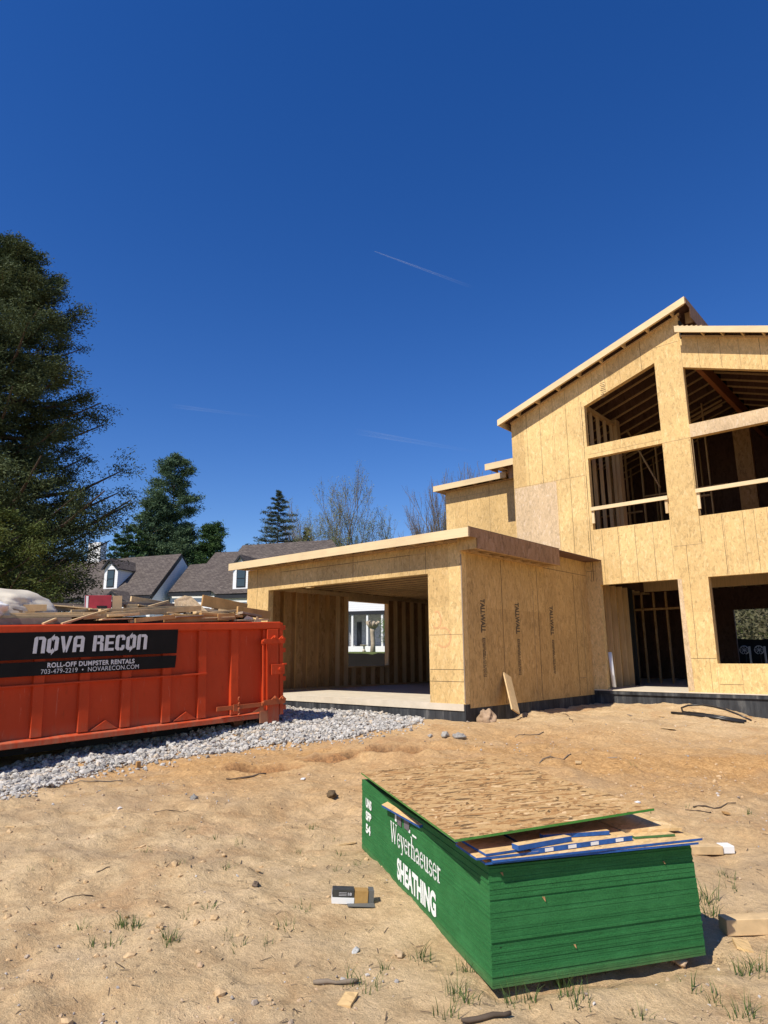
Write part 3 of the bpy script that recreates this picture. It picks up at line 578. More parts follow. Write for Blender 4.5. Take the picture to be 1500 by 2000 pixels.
# stamps on the garage side wall
def textmesh(s, size=1, offset=0, space=1, bold=0):
    cu = bpy.data.curves.new('t', 'FONT'); cu.body = s; cu.size = size; cu.offset = offset; cu.space_character = space
    cu.align_x = 'LEFT'; cu.fill_mode = 'FRONT'
    o = bpy.data.objects.new('t', cu); COL.objects.link(o); bpy.context.view_layer.update()
    me = bpy.data.meshes.new_from_object(o.evaluated_get(bpy.context.evaluated_depsgraph_get()))
    V = [tuple(v.co) for v in me.vertices]; Fc = [tuple(p.vertices) for p in me.polygons]
    bpy.data.objects.remove(o); bpy.data.meshes.remove(me); return V, Fc
def addtext(mb, s, org, ex, ey, w_, h_, m=0, offset=0, nrm=None, th=.0, space=1):
    """fit text into w_ x h_ box with axes ex, ey from origin"""
    V, Fc = textmesh(s, 1, offset, space); a = np.array(V); mn = a.min(0); mx = a.max(0); i0 = len(mb.v)
    for v in V:
        p = org+ex*((v[0]-mn[0])/(mx[0]-mn[0])*w_)+ey*((v[1]-mn[1])/(mx[1]-mn[1])*h_); mb.v.append(tuple(p))
    for f in Fc: mb.f.append(tuple(i0+j for j in f)); mb.m.append(m)
for yy in (10.90, 12.20, 13.70):
    m = MB(); o = Vector((X0+.004, yy-.1, 2.62))
    addtext(m, 'TALLWALL', Vector((X0+.004, yy-.09, 2.60)), Vector((0, 0, -1)), Vector((0, 1, 0)), .64, .16, 0, .045)
    part(m, 'stamp', M['ink']); m = MB()
    for r_, s in enumerate(('RATED SHEATHING 24/16', 'EXPOSURE 1 7/16 INCH')): addtext(m, s, Vector((X0+.004, yy-.055+.055*r_, 1.86)), Vector((0, 0, -1)), Vector((0, 1, 0)), .72, .05, 0, .03)
    part(m, 'stamp', M['ink'])
# ---------------------------------------------------------------- dumpster
dd_ = ray(2195, 1194).normalized(); E0 = CP+ray(516, 1402)*11.5
nn = Vector((dd_.y, -dd_.x, 0)).normalized(); uu = nn.cross(dd_)
DM = Matrix(((-dd_.x, -nn.x, uu.x, E0.x), (-dd_.y, -nn.y, uu.y, E0.y), (-dd_.z, -nn.z, uu.z, E0.z), (0, 0, 0, 1)))
# local x: towards the near-left end, local y: into the box, local z: up ; determinant sign check
if DM.to_3x3().determinant() < 0: print('DUMP mirrored')
DU = empty('dumpster'); DU.matrix_world = DM; tag(DU, 'orange red roll-off dumpster with black banner heaped with scrap lumber', 'dumpster')
def dp(mb, name, mat, bevel=.004, label=None, parent=DU):
    o = mb.build(name, mat, parent, bevel)
    if label: o['label'] = label
    return o
HT, LN, WD = 1.65, 6.6, 2.44
m = MB(); m.box(-.30, LN, .09, .10, .04, HT-.03); m.box(-.30, LN, WD-.01, WD, .04, HT-.03); m.box(LN-.01, LN, .1, WD-.01, .04, HT-.03); m.box(-.30, LN-.02, .1, WD-.02, .04, .06)
dp(m, 'side_panel', M['red'], 0)
m = MB(); m.box(-.36, LN, -.005, .13, HT-.13, HT); m.box(-.36, LN, WD-.1, WD+.03, HT-.13, HT); m.box(LN-.05, LN+.05, .13, WD-.1, HT-.13, HT)
dp(m, 'top_rail', M['red'], .02)
m = MB(); m.box(-.02, LN, .0, .09, .0, .075); m.prism([(-.02, .0, .075), (-.02, .088, .075), (-.02, .088, .11)], (LN, 0, 0)); dp(m, 'bottom_rail', M['red'], .008)
for uc in (.56, 1.16, 1.77, 2.41, 3.02, 3.64, 4.25, 4.86, 5.47, 6.08):
    m = MB(); m.prism([(uc-.085, .089, .11), (uc+.085, .089, .11), (uc+.07, .035, .11), (uc-.07, .035, .11)], (0, 0, HT-.13-.11)); dp(m, 'rib', M['red'], .004)
m = MB(); m.box(1.09, LN, .002, .089, .805, .83); dp(m, 'side_ledge', M['red'], .004)
for uc in (1.45, 2.72, 5.1):
    m = MB(); m.prism([(uc-.2, .088, .11), (uc+.2, .088, .11), (uc-.02, .088, .24)], (0, -.05, 0)); dp(m, 'gusset', M['red'], .003)
# under frame
m = MB()
for yy in (.55, 1.8): m.box(-.1, LN, yy, yy+.1, -.16, -.005)
for xx in np.arange(.1, LN, .6): m.box(xx, xx+.06, .1, WD-.1, -.05, .035)
dp(m, 'under_frame', M['black'], 0)
for xx in (.3,):
    for yy in (.35, 2.0):
        m = MB(); m.tube([(xx, yy, -.06), (xx, yy+.12, -.06)], .10, 16); dp(m, 'roller', M['rust'], 0)
# corner post, tailgate and hardware
m = MB(); m.box(-.30, -.06, -.012, .10, -.10, HT-.135); m.box(-.06, -.0, .03, .10, .1, HT-.135); dp(m, 'corner_post', M['red'], .01)
m = MB(); m.box(-.40, -.32, .0, WD, .02, HT-.02)
for zz in (.1, .6, 1.1, 1.5): m.box(-.47, -.402, .02, WD-.02, zz, zz+.08)
dp(m, 'tailgate', M['red'], .008)
m = MB(); m.tube([(.04, -.03, .2), (.04, -.03, 1.30)], .017, 8); m.tube([(-.05, -.03, .2), (-.05, -.03, 1.25)], .012, 8); dp(m, 'lock_rod', M['red'], 0)
def hinge(z, mat):
    m = MB(); m.prism([(.07, -.05, z-.06), (-.40, -.05, z-.06), (-.43, -.05, z+.02), (-.36, -.05, z+.08), (-.28, -.05, z+.02), (-.2, -.05, z+.09), (-.12, -.05, z+.03), (.02, -.05, z+.03), (.07, -.05, z)], (0, .036, 0))
    for xx, zz in ((.04, z-.01), (-.36, z+.03), (-.2, z+.05)): m.tube([(xx, -.075, zz), (xx, -.02, zz)], .026, 10)
    return dp(m, 'hinge_bracket', mat, .004)
hinge(1.32, M['red']); hinge(.27, M['rust'])
m = MB(); m.box(-.40, -.12, -.05, -.013, .72, .90); m.tube([(-.3, -.07, .81), (-.3, -.01, .81)], .035, 10); m.box(-.44, -.36, -.06, -.02, .88, .91); dp(m, 'hinge_bracket', M['red'], .006)
m = MB(); m.box(.04, .92, -.022, .0, .195, .265); dp(m, 'latch_bar', M['rust'], .004)
m = MB(); m.box(.50, .62, -.04, -.024, .17, .28)
for i in range(7): m.tube([(.53+.012*(-1)**i, -.05, .10+.045*i), (.53-.012*(-1)**i, -.055, .13+.045*i)], .012, 6)
dp(m, 'latch_chain', M['rust'], 0)
m = MB(); m.prism([(.25, -.02, .11), (.02, -.02, .11), (.02, -.02, .2), (.08, -.02, .2)], (0, .02, 0)); m.box(-.06, .1, -.03, .0, -.08, .12); dp(m, 'gusset', M['rust'], .003)
# banner
m = MB(); m.prism([(1.64, -.012, 1.17), (1.62, -.012, 1.545), (4.75, -.012, 1.545), (4.75, -.012, 1.17)], (0, .008, 0)); m.prism([(1.66, -.012, .945), (1.64, -.012, 1.135), (4.75, -.012, 1.135), (4.75, -.012, .945)], (0, .008, 0))
ban = dp(m, 'banner', M['banner'], 0)
GL = {'N': (.62, [[(0, 0), (.2, 0), (.2, 1), (.08, 1), (0, .9)], [(.23, .82), (.42, .82), (.42, 0), (.62, 0), (.62, .86), (.5, 1), (.23, 1)]]),
 'O': (.60, [[(0, .12), (.12, 0), (.26, 0), (.26, -.13), (.44, .1), (.3, .3), (.3, .2), (.2, .2), (.2, .84), (.12, .9), (0, .82)], [(.60, .88), (.48, 1), (.34, 1), (.34, 1.13), (.16, .9), (.3, .7), (.3, .8), (.4, .8), (.4, .16), (.48, .1), (.60, .18)]]),
 'V': (.64, [[(0, 1), (.2, 1), (.34, .25), (.28, 0), (.22, 0)], [(.64, 1), (.46, 1), (.34, .35), (.36, 0), (.42, 0)]]),
 'A': (.62, [[(0, 0), (.2, 0), (.2, 1), (.12, 1), (0, .86)], [(.42, 0), (.62, 0), (.62, .86), (.5, 1), (.42, 1)], [(.2, .82), (.42, .82), (.42, 1), (.24, 1), (.2, .98)], [(.2, .3), (.42, .3), (.42, .46), (.2, .46)]]),
 'R': (.62, [[(0, 0), (.2, 0), (.2, 1), (0, 1)], [(.23, .84), (.4, .84), (.4, .6), (.6, .62), (.6, .88), (.5, 1), (.23, 1)], [(.23, .44), (.42, .44), (.44, 0), (.64, 0), (.6, .48), (.52, .53), (.6, .6), (.23, .6)]]),
 'E': (.54, [[(0, 0), (.2, 0), (.2, 1), (0, 1)], [(.2, .83), (.54, .83), (.54, 1), (.2, 1)], [(.2, .42), (.5, .42), (.5, .58), (.2, .58)], [(.2, 0), (.54, 0), (.54, .17), (.2, .17)]]),
 'C': (.56, [[(0, .12), (.12, 0), (.25, 0), (.25, .17), (.2, .22), (.2, .78), (.25, .83), (.25, 1), (.12, 1), (0, .88)], [(.28, .83), (.38, .83), (.38, .66), (.56, .66), (.56, .88), (.46, 1), (.28, 1)], [(.28, .17), (.38, .17), (.38, .34), (.56, .34), (.56, .12), (.46, 0), (.28, 0)]])}
def logo(mb, word, u0, u1, z0, z1, y):
    tot = sum((.42 if ch == ' ' else GL[ch][0]+.09) for ch in word)-.09; sx = (u0-u1)/tot; x = 0
    for ch in word:
        if ch == ' ': x += .42; continue
        for p in GL[ch][1]: mb.prism([(u0-(x+a+.06*b)*sx, y, z0+b*(z1-z0)) for a, b in p], (0, .003, 0))
        x += GL[ch][0]+.09
m = MB(); logo(m, 'NOVA RECON', 3.76, 2.14, 1.25, 1.48, -.016); dp(m, 'logo_lettering', M['letter_grey'], 0, parent=ban); m = MB()
ex, ez = Vector((-1, 0, 0)), Vector((0, 0, 1))
addtext(m, 'ROLL-OFF DUMPSTER RENTALS', Vector((3.56, -.0165, 1.045)), ex, ez, 1.24, .07, 0, .03, space=1.08); dp(m, 'lettering', M['letter_grey'], 0, parent=ban); m = MB()
addtext(m, '703-479-2219  •  NOVARECON.COM', Vector((3.64, -.0165, .963)), ex, ez, 1.39, .064, 0, .0, space=1.05)
dp(m, 'lettering', M['letter_grey'], 0, parent=ban)
# ---- load of the dumpster
def dv(u, w_, z): return DM @ Vector((u, w_, z))
def board(a, b, wd, th, mat, label, group='boards heaped in the dumpster', name='scrap_board', roll=0, cat='board'):
    up = Vector((math.sin(roll), 0, math.cos(roll))); c0 = (Vector(a)+Vector(b))/2; o = empty('x'); bpy.data.objects.remove(o)
    P, Q_ = dv(*a), dv(*b); mid = (P+Q_)/2; mb = MB(); mb.beam(P-mid, Q_-mid, wd, th, (DM.to_3x3() @ up))
    ob = mb.build(name, mat, None, .003); ob.location = mid; return tag(ob, label, cat, group)
LB = M['lumberx']; GW = M['grey_wood']
bl = [((4.9,.5,1.80),(2.62,.45,1.83),.14,.04,LB,'long pale board lying along the left rim'),
((5.1,.35,1.76),(2.75,.32,1.79),.09,.04,LB,'pale board just below the long pale board at left'),
((5.2,.6,1.90),(3.45,.6,1.92),.04,.10,LB,'short clean board on edge in front of the plastic bag'),
((3.0,.30,1.77),(.95,.55,1.92),.04,.09,LB,'long board on edge sloping up towards the middle'),
((3.2,.22,1.71),(4.9,.26,1.70),.04,.09,GW,'grey board on edge at the left just above the rim'),
((2.7,.5,1.88),(1.05,.7,1.95),.09,.04,LB,'narrow pale board sloping just above the long one'),
((3.36,.12,1.66),(2.62,.35,1.88),.05,.03,M['lumber'],'thin stick leaning diagonally against the left boards'),
((3.62,.10,1.66),(3.42,.2,1.74),.05,.03,M['lumber'],'short stub poking up beside the diagonal stick'),
((2.25,.2,1.70),(1.55,.22,1.76),.04,.07,M['ply'],'orange brown stick with dark writing above the banner'),
((2.3,.3,1.69),(2.05,.3,1.71),.08,.05,LB,'stubby pale block at the end of the written stick'),
((1.75,.25,1.73),(.55,.3,1.74),.04,.12,M['ply'],'dark brown board on edge in the middle of the rim'),
((.78,.26,1.75),(.42,.28,1.76),.04,.11,M['ply'],'short brown offcut beside the dark brown board'),
((3.6,1.3,2.02),(2.0,1.4,2.0),.14,.04,GW,'grey plank lying flat behind the red box'),
((3.4,1.0,1.93),(2.95,1.0,1.94),.05,.10,GW,'grey block on edge to the left of the red box'),
((2.3,1.2,2.02),(.9,1.35,2.0),.04,.09,GW,'grey beam on edge right of the red box'),
((1.9,1.3,2.12),(1.1,1.5,2.03),.04,.09,LB,'clean pale beam lying over the grey beam'),
((1.95,.9,1.9),(1.3,1.1,2.07),.05,.04,LB,'pale strip slanting up left of the big OSB offcut'),
((.75,.9,2.08),(-.20,.95,1.93),.04,.20,M['ply'],'wide golden brown board right of the OSB offcut'),
((.2,.6,1.88),(-.62,.8,1.80),.04,.16,M['ply'],'brown beam sticking out over the right end'),
((.95,.5,1.82),(.0,.7,1.90),.08,.04,LB,'pale board resting on the brown beam'),
((.45,.3,1.69),(-.28,.35,1.70),.10,.03,LB,'flat pale strip along the right rim'),
((1.5,.4,1.78),(.9,.5,1.80),.09,.03,LB,'small pale board in the middle behind the dark brown board')]
for a, b, wd, th, mat, lab in bl: board(a, b, wd, th, mat, lab)
for i in range(70):
    u = random.uniform(-.15, 5.2); w_ = random.uniform(.22, 1.5); a = random.uniform(-.45, .45); L = random.uniform(.25, .9); z = 1.69+.20*min(1, w_)+random.uniform(-.04, .07)*(1 if u > .6 else .3)
    board((u, w_, z), (u+L*math.cos(a), w_+L*math.sin(a)*.6, z+random.uniform(-.05, .08)), random.choice((.04, .09, .14)), random.choice((.02, .04)), random.choice((LB, GW, M['ply'], M['lumber'])),
          'loose short offcut jumbled in the heap of the dumpster', 'loose offcuts jumbled in the dumpster', 'wood_offcut', random.uniform(-.6, .6), 'offcut')
m = MB(); m.box(-.05, 6.4, .5, 2.2, .8, 1.775); o = m.build('shaded_fill', plain('gap_shade_fill', (.07, .05, .035), .9, .5, 6, .1, 0, .05), None); o.matrix_world = DM; kind(tag(o, 'scrap fill darkened like the shaded gaps below the loose boards in the dumpster', 'debris'), 'stuff')  # dark box: shade of the gaps between boards put into its colour
# bag
def lump(name, c, r, mat, seed, sub=4, rough=.12, flat=None, mwx=None):
    me = bpy.data.meshes.new(name); import bmesh; bm = bmesh.new(); bmesh.ops.create_icosphere(bm, subdivisions=sub, radius=1)
    for v in bm.verts:
        n = v.co.copy(); d = 1+rough*noise.noise(n*1.3+Vector((seed, 0, 0)))*2+rough*.8*noise.noise(n*3.1+Vector((0, seed, 0)))+rough*.3*noise.noise(n*8+Vector((0, seed, 0)))
        v.co = Vector((n.x*r[0], n.y*r[1], n.z*r[2]))*d
    if flat is not None:
        for v in bm.verts: v.co.z = max(v.co.z, flat*r[2])
    bm.to_mesh(me); bm.free(); me.materials.append(mat); me.polygons.foreach_set('use_smooth', [True]*len(me.polygons))
    o = bpy.data.objects.new(name, me); COL.objects.link(o); o.location = c; return o
o = lump('plastic_sheeting', dv(4.15, 1.1, 1.88), (.72, 1.0, .36), M['poly'], 3, 5, .10); o.rotation_euler.z = .1; tag(o, 'bulging translucent beige plastic sheeting heaped at the left end of the dumpster load', 'plastic sheet')
o = lump('plastic_bag', dv(4.25, .45, 1.88), (.30, .22, .12), M['white'], 8, 4, .2); tag(o, 'crumpled clear white plastic bag in front of the beige sheeting', 'plastic bag')
# red box
BX = empty('red_carton'); BX.matrix_world = DM @ Matrix.Translation((2.55, 1.0, 1.88)) @ Matrix.Rotation(.35, 4, 'Z'); tag(BX, 'torn red and grey cardboard carton on the lumber heap', 'box')
m = MB(); m.box(-.2, .2, -.15, .15, 0, .26); m.build('carton_body', plain('carton_red', (.36, .03, .045), .6, .3, 6), BX, .004)
m = MB(); m.box(.202, .21, -.15, .15, 0, .26); m.build('carton_end', plain('carton_grey', (.4, .4, .45), .6, .4, 12), BX)
m = MB(); m.box(-.36, -.205, -.14, .12, -.05, .25); m.build('carton_flap', plain('cardboard', (.45, .31, .18), .8, .2), BX)
m = MB(); m.box(-.13, .02, -.156, -.151, .02, .09); m.box(.15, .185, -.156, -.151, .0, .25, 1); m.build('carton_print', [M['black'], M['white']], BX)
# OSB offcut leaning
m = MB(); c0 = dv(.95, .85, 1.98)
pts = [(1.32, .75, 1.88), (1.30, .85, 2.08), (1.05, .98, 2.17), (.92, .98, 2.15), (.68, .78, 1.86)]
P = [dv(*p)-c0 for p in pts]; nf = (P[1]-P[0]).cross(P[4]-P[0]).normalized(); m.prism(P, nf*.012); o = m.build('sheathing_offcut', M['osb_pale']); o.location = c0; tag(o, 'pale five sided OSB offcut propped up on the dumpster load', 'offcut')
m = MB(); m.box(-.1, .1, -.07, .07, -.05, .05); o = m.build('wood_block', LB, None, .004); o.matrix_world = DM @ Matrix.Translation((2.05, .9, 1.95)); tag(o, 'small pale wood block with dark stamp between red carton and grey beam', 'block')
m = MB(); m.prism([(-.15, 0, 0), (.12, 0, .02), (.02, 0, .12), (-.1, 0, .08)], (0, .02, 0)); m.prism([(-.25, -.05, 0), (-.1, -.05, 0), (-.16, -.05, .1)], (0, .01, 0), 1); o = m.build('torn_cardboard', [M['poly'], M['osb_pale']]); o.matrix_world = DM @ Matrix.Translation((.15, .3, 1.66)); tag(o, 'torn pale and grey cardboard scraps near the right rim of the dumpster', 'cardboard')
# ---------------------------------------------------------------- green bundle
A = Vector((-1.937, 2.978, 0)); B = Vector((-1.31, 4.031, 0)); Cc = Vector((-3.963, 4.31, 0))
eu = Vector((math.cos(math.radians(57.7)), math.sin(math.radians(57.7)), 0)); ev = Vector((-eu.y, eu.x, 0)); LU, LV = 1.22, 2.44
SM = Matrix(((eu.x, ev.x, 0, A.x), (eu.y, ev.y, 0, A.y), (0, 0, 1, .012), (0, 0, 0, 1)))
SK = empty('sheathing_bundle'); SK.matrix_world = SM; tag(SK, 'thick bundle of OSB sheets with green painted edges and white stencilled writing on bare soil', 'sheet bundle')
nS = 46; ths = .530/nS
for i in range(nS):
    dx = random.uniform(-.003, .001); dy = random.uniform(-.002, .002)-.006*max(0, (i-30)/16)*.0
    if random.random() < .16: dy += random.uniform(-.005, .004)
    sag = .0
    fl = .018*(1-i/nS)*0; g = .0003
    if random.random() < .08: g = .0012
    if i < 12 and i % 3 == 1: g = .0018
    rt = -.03*(i/nS)**1.5                        # right edge leans in slightly towards the top
    m = MB(); z0 = i*ths; m.box(dx, LU+dx+rt, dy, LV+dy, z0+g, z0+ths, 0)
    o = m.build('sheet', [M['green'] if i % 3 else M['green2']], SK)
m = MB(); ex = Vector((0, -1, 0)); ez = Vector((0, 0, 1)); XS = -.0055
# serif letters as strokes
def arc(cx, cy, rx, ry, a0, a1, n=10): return [(cx+rx*math.cos(math.radians(a0+(a1-a0)*i/n)), cy+ry*math.sin(math.radians(a0+(a1-a0)*i/n))) for i in range(n+1)]
T_, t_ = .14, .06
SG = {'W': (1.15, [([(.1, 1), (.32, 0)], T_), ([(.32, 0), (.55, .95)], t_), ([(.5, 1), (.75, 0)], T_), ([(.75, 0), (1.0, 1)], t_), ([(0, 1), (.25, 1)], t_), ([(.42, 1), (.66, 1)], t_), ([(.88, 1), (1.12, 1)], t_)]),
 'e': (.55, [([(.06, .36), (.46, .36)], t_), (arc(.27, .33, .2, .32, 0, 180), .09), (arc(.27, .33, .2, .32, 180, 320), .12)]),
 'y': (.6, [([(.1, .62), (.32, .03)], T_), ([(.5, .62), (.26, -.22), (.08, -.26)], t_+.02), ([(0, .64), (.22, .64)], t_), ([(.4, .64), (.6, .64)], t_)]),
 'r': (.46, [([(.14, 0), (.14, .62)], T_), ([(.02, .64), (.16, .64)], t_), ([(.02, .02), (.3, .02)], t_), ([(.16, .45), (.26, .6), (.4, .58)], .09)]),
 'h': (.68, [([(.14, 0), (.14, 1)], T_), ([(.02, 1), (.16, 1)], t_), ([(.02, .02), (.28, .02)], t_), (arc(.32, .42, .18, .2, 170, 0, 6)+[(.5, 0)], .12), ([(.38, .02), (.64, .02)], t_)]),
 'a': (.58, [(arc(.24, .44, .18, .2, 160, 0, 6)+[(.43, .08), (.52, .03)], .12), ([(.42, .38), (.16, .3)], t_), (arc(.22, .17, .15, .15, 90, 340, 8), .1)]),
 'u': (.66, [([(.14, .62), (.14, .2)], T_), (arc(.3, .18, .16, .16, 180, 350, 6), .1), ([(.48, .64), (.48, .0)], T_), ([(.02, .64), (.16, .64)], t_), ([(.36, .64), (.5, .64)], t_), ([(.5, .02), (.62, .02)], t_)]),
 's': (.48, [(arc(.23, .48, .15, .15, 20, 260, 8)+arc(.23, .17, .17, .16, 80, -160, 8), .11)])}
def serif(mb, word, org, exx, eyy, w_, h_, x_off):
    tot = sum(SG[c][0] for c in word); x = 0
    for ch in word:
        for pts, wd in SG[ch][1]:
            for (a, b), (c2, d) in zip(pts, pts[1:]):
                dx, dy = c2-a, d-b; L = math.hypot(dx, dy) or 1; nx_, ny_ = -dy/L*wd/2, dx/L*wd/2; ex_, ey_ = dx/L*wd*.2, dy/L*wd*.2
                q = [(a+nx_-ex_, b+ny_-ey_), (a-nx_-ex_, b-ny_-ey_), (c2-nx_+ex_, d-ny_+ey_), (c2+nx_+ex_, d+ny_+ey_)]
                mb.poly([org+exx*((x+p)/tot*w_)+eyy*(r2*h_) for p, r2 in q])
        x += SG[ch][0]
serif(m, 'Weyerhaeuser', Vector((XS, 1.62, .262)), ex, ez, .98, .125, 0); m.build('stencilled_lettering', M['stencil'], SK); m = MB()
addtext(m, 'SHEATHING', Vector((XS-.0003, 1.47, .055)), ex, ez, .74, .135, 0, .045); m.build('stencilled_lettering', M['stencil'], SK); m = MB()
for i, s in enumerate(('UNS', 'SFB', '54')): addtext(m, s, Vector((XS, 2.30, .345-.095*i)), ex, ez, .17-.03*(i == 2), .07, 0, .05)
m.box(XS-.0004, XS, 1.475, 1.51, .41, .475); m.box(XS-.0004, XS, 1.18, 1.22, .405, .425); m.box(XS-.0004, XS, 1.06, 1.14, .40, .412)
m.build('stencilled_lettering', M['stencil'], SK)
m = MB(); m.box(XS-.0004, XS, 1.37, 1.46, .40, .475); m.box(XS-.0004, XS, 1.20, 1.31, .41, .475); m.build('logo_patch', plain('grey_print', (.13, .12, .13), .7), SK)
m = MB()
for a, z, w_ in ((.06, .50, .012), (.28, .37, .016), (.44, .14, .012), (1.0, .47, .01)):
    m.prism([(a, -.004, z), (a+w_, -.004, z-.1*w_), (a+.9*w_, -.012, z-1.3*w_), (a+.5*w_, -.006, z-w_*.8)], (.003, .003, 0))
m.build('splinter', M['wall_brown'], SK)
# loose sheets on top of the bundle
def sheet(name, pts, th, mtop, medge, lab, grp=None, z=None):
    P = [Vector(p) for p in pts]; c0 = sum(P, Vector())/len(P); nf = (P[1]-P[0]).cross(P[2]-P[0]).normalized()
    if nf.z < 0: nf = -nf
    m = MB(); m.prism([p-c0 for p in P], nf*th, 0, 1); o = m.build(name, [mtop, medge]); o.location = c0; return tag(o, lab, 'sheet', grp)
def sl(u, v, z): return SM @ Vector((u, v, z))
G_ = 'loose sheathing pieces lying on the green bundle'
OC = M['osb_cut']
sheet('sheathing_sheet', [sl(-.03, -.03, .548), sl(1.20, -.05, .548), sl(1.20, 2.2, .548), sl(.03, 2.2, .548)], .011, OC, M['blue'], 'full blue edged sheet lying directly on the green bundle', G_)
sheet('sheathing_sheet', [sl(.0, -.055, .5615), sl(1.24, -.035, .5615), sl(1.23, 1.5, .5615), sl(.06, 1.5, .5615)], .011, OC, M['blue'], 'second blue edged sheet turned slightly over the near end', G_)
sheet('sheathing_offcut', [sl(-.08, -.04, .575), sl(.26, -.03, .575), sl(.28, .35, .575), sl(-.08, .22, .575)], .011, OC, M['blue'], 'square blue edged offcut overhanging the near left corner', G_)
sheet('sheathing_offcut', [sl(-.03, -.04, .589), sl(.20, -.01, .589), sl(.20, .38, .589), sl(-.05, .36, .589)], .011, OC, M['blue'], 'small square offcut on top of the overhanging corner piece', G_)
sheet('sheathing_offcut', [sl(.22, -.03, .575), sl(.85, .03, .575), sl(.88, 1.5, .575), sl(.25, 1.5, .575)], .024, OC, M['blue'], 'wide OSB offcut with white printing on its blue edge', G_)
sheet('sheathing_strip', [sl(.14, -.05, .602), sl(.48, .02, .602), sl(.46, .06, .602), sl(.13, .0, .602)], .024, OC, M['blue'], 'thick short blue strip at the left of the wide offcut', G_)
sheet('sheathing_strip', [sl(.36, .10, .602), sl(.74, .07, .602), sl(.745, .10, .602), sl(.36, .135, .602)], .02, OC, M['blue'], 'thin blue strip lying furthest back near the tilted sheet', G_)
sheet('sheathing_offcut', [sl(.88, .05, .575), sl(1.12, .03, .575), sl(1.14, .5, .575), sl(.90, .5, .575)], .012, OC, M['green'], 'narrow green edged offcut at the right of the pile', G_)
sheet('sheathing_offcut', [sl(.86, .14, .588), sl(1.20, .07, .588), sl(1.24, .95, .588), sl(.90, .95, .588)], .014, OC, OC, 'plain edged offcut beneath the tilted sheet at right', G_)
m = MB(); 
for a in (.30, .44, .58, .74): m.prism([(a, -.0225+(a-.3)*.095, .578), (a+.05, -.0225+(a-.25)*.095, .578), (a+.05, -.0225+(a-.25)*.095, .594), (a, -.0225+(a-.3)*.095, .594)], (0, -.0008, 0))
o = [x for x in COL.objects if x.get('label', '').startswith('wide OSB offcut')][0]; q = m.build('edge_print', M['white'], o); q.matrix_world = SM; q.matrix_parent_inverse = Matrix.Translation(o.location).inverted()
sheet('sheathing_strip', [sl(-.02, .95, .490), sl(-.05, 1.68, .470), sl(.03, 1.72, .488), sl(.05, .95, .506)], .016, OC, M['blue'], 'long blue strip wedged along the left side above the stencilled writing', G_)
P1, P2, P3 = Vector((-3.98, 4.25, .59)), Vector((-2.03, 2.835, .665)), Vector((-1.46, 3.93, .705)); P4 = Vector((-3.39, 5.34, .645))
sheet('sheathing_sheet', [P1, P2, P3, P4], .012, M['osb_lid'], M['greenlid'], 'large tilted OSB sheet with green edge covering the bundle')
m = MB(); m.box(-.3, .3, -.02, .02, -.02, .02); o = m.build('spacer_block', LB); o.matrix_world = SM @ Matrix.Translation((.5, .9, .62)); tag(o, 'wood spacer hidden beneath the tilted sheet on the bundle', 'spacer')
for u in (.15, 1.05):
    m = MB(); m.box(-.045, .045, -1.1, 1.1, -.045, .0)
# ---------------------------------------------------------------- things on the ground
def gboard(p0, p1, wd, th, mat, lab, cat='board', grp=None, name='board', lift=0, up=(0, 0, 1)):
    a, b = ground(*p0), ground(*p1); a.z += th/2+lift; b.z += th/2+lift; mid = (a+b)/2; m = MB(); m.beam(a-mid, b-mid, wd, th, up); o = m.build(name, mat, None, .004); o.location = mid; return tag(o, lab, cat, grp)
o = gboard((1413, 1823), (1560, 1818), .09, .085, LB, 'pale timber lying right of the green bundle', 'timber', None, 'timber', .0)
o = gboard((1310, 1668), (1408, 1668), .09, .06, LB, 'timber poking out beyond the far right corner of the bundle', 'timber', None, 'timber', .005)
m = MB(); g_ = ground(1418, 1664); m.box(-.045, .045, -.05, .05, 0, .055); q = m.build('white_block', M['white'], None, .004); q.location = g_; q.rotation_euler.z = .75; tag(q, 'white painted block against the end of the timber', 'block')
# plank leaning on the garage side wall
a = on(1013, 1388, 2, .44); a = Vector((-6.5, 12.25, .43)); b_ = Vector((-6.99, 11.72, 1.2))
a = on(1007, 1390, 0, -6.62); b_ = on(990, 1318, 0, -6.99)
m = MB(); mid = (a+b_)/2; d_ = (b_-a).normalized(); m.beam(a-mid, b_-mid, .24, .03, Vector((1, 0, .3))); o = m.build('leaning_plank', M['lumber'], None, .003); o.location = mid; tag(o, 'short wide plank leaning against the garage side wall', 'plank')
# brick block by the corner
g_ = on(950, 1395, 0, -6.80); g_.z = gzs(g_.x, g_.y); o = lump('broken_block', g_+Vector((0, 0, .08)), (.16, .11, .15), plain('tan_rock', (.40, .28, .18), .9, .35, 9, .2, 0, .02), 5, 4, .22, -.7); tag(o, 'broken reddish tan masonry block at the garage corner', 'block')
# torn tool box
T = ground(690, 1762); TB = empty('torn_carton', T); TB.scale = (.80,)*3; TB.rotation_euler = (0, math.radians(4), math.radians(47)); tag(TB, 'torn black and white cardboard carton lying left of the green bundle', 'box')
m = MB(); m.box(-.17, .0, -.045, .045, .045, .10); m.build('carton_body', plain('carton_dark', (.05, .05, .045), .5, .3, 30), TB, .002)
m = MB(); m.box(-.172, .002, -.0475, .047, .0, .0445); m.box(-.13, -.172, -.0, 0, 0, .0001); m.build('carton_base', M['white'], TB, .001)
m = MB(); m.box(.004, .11, -.044, .04, .005, .095); m.build('carton_flap', plain('cardboard2', (.42, .25, .08), .7, .25, 15), TB, .001)
m = MB(); m.box(.115, .155, -.05, .05, .0, .10); m.prism([(-.05, -.05, .002), (.16, -.05, .012), (.16, -.12, .008), (-.05, -.1, .0)], (0, 0, .003), 0); m.build('carton_liner', plain('carton_grey2', (.12, .12, .11), .7), TB)
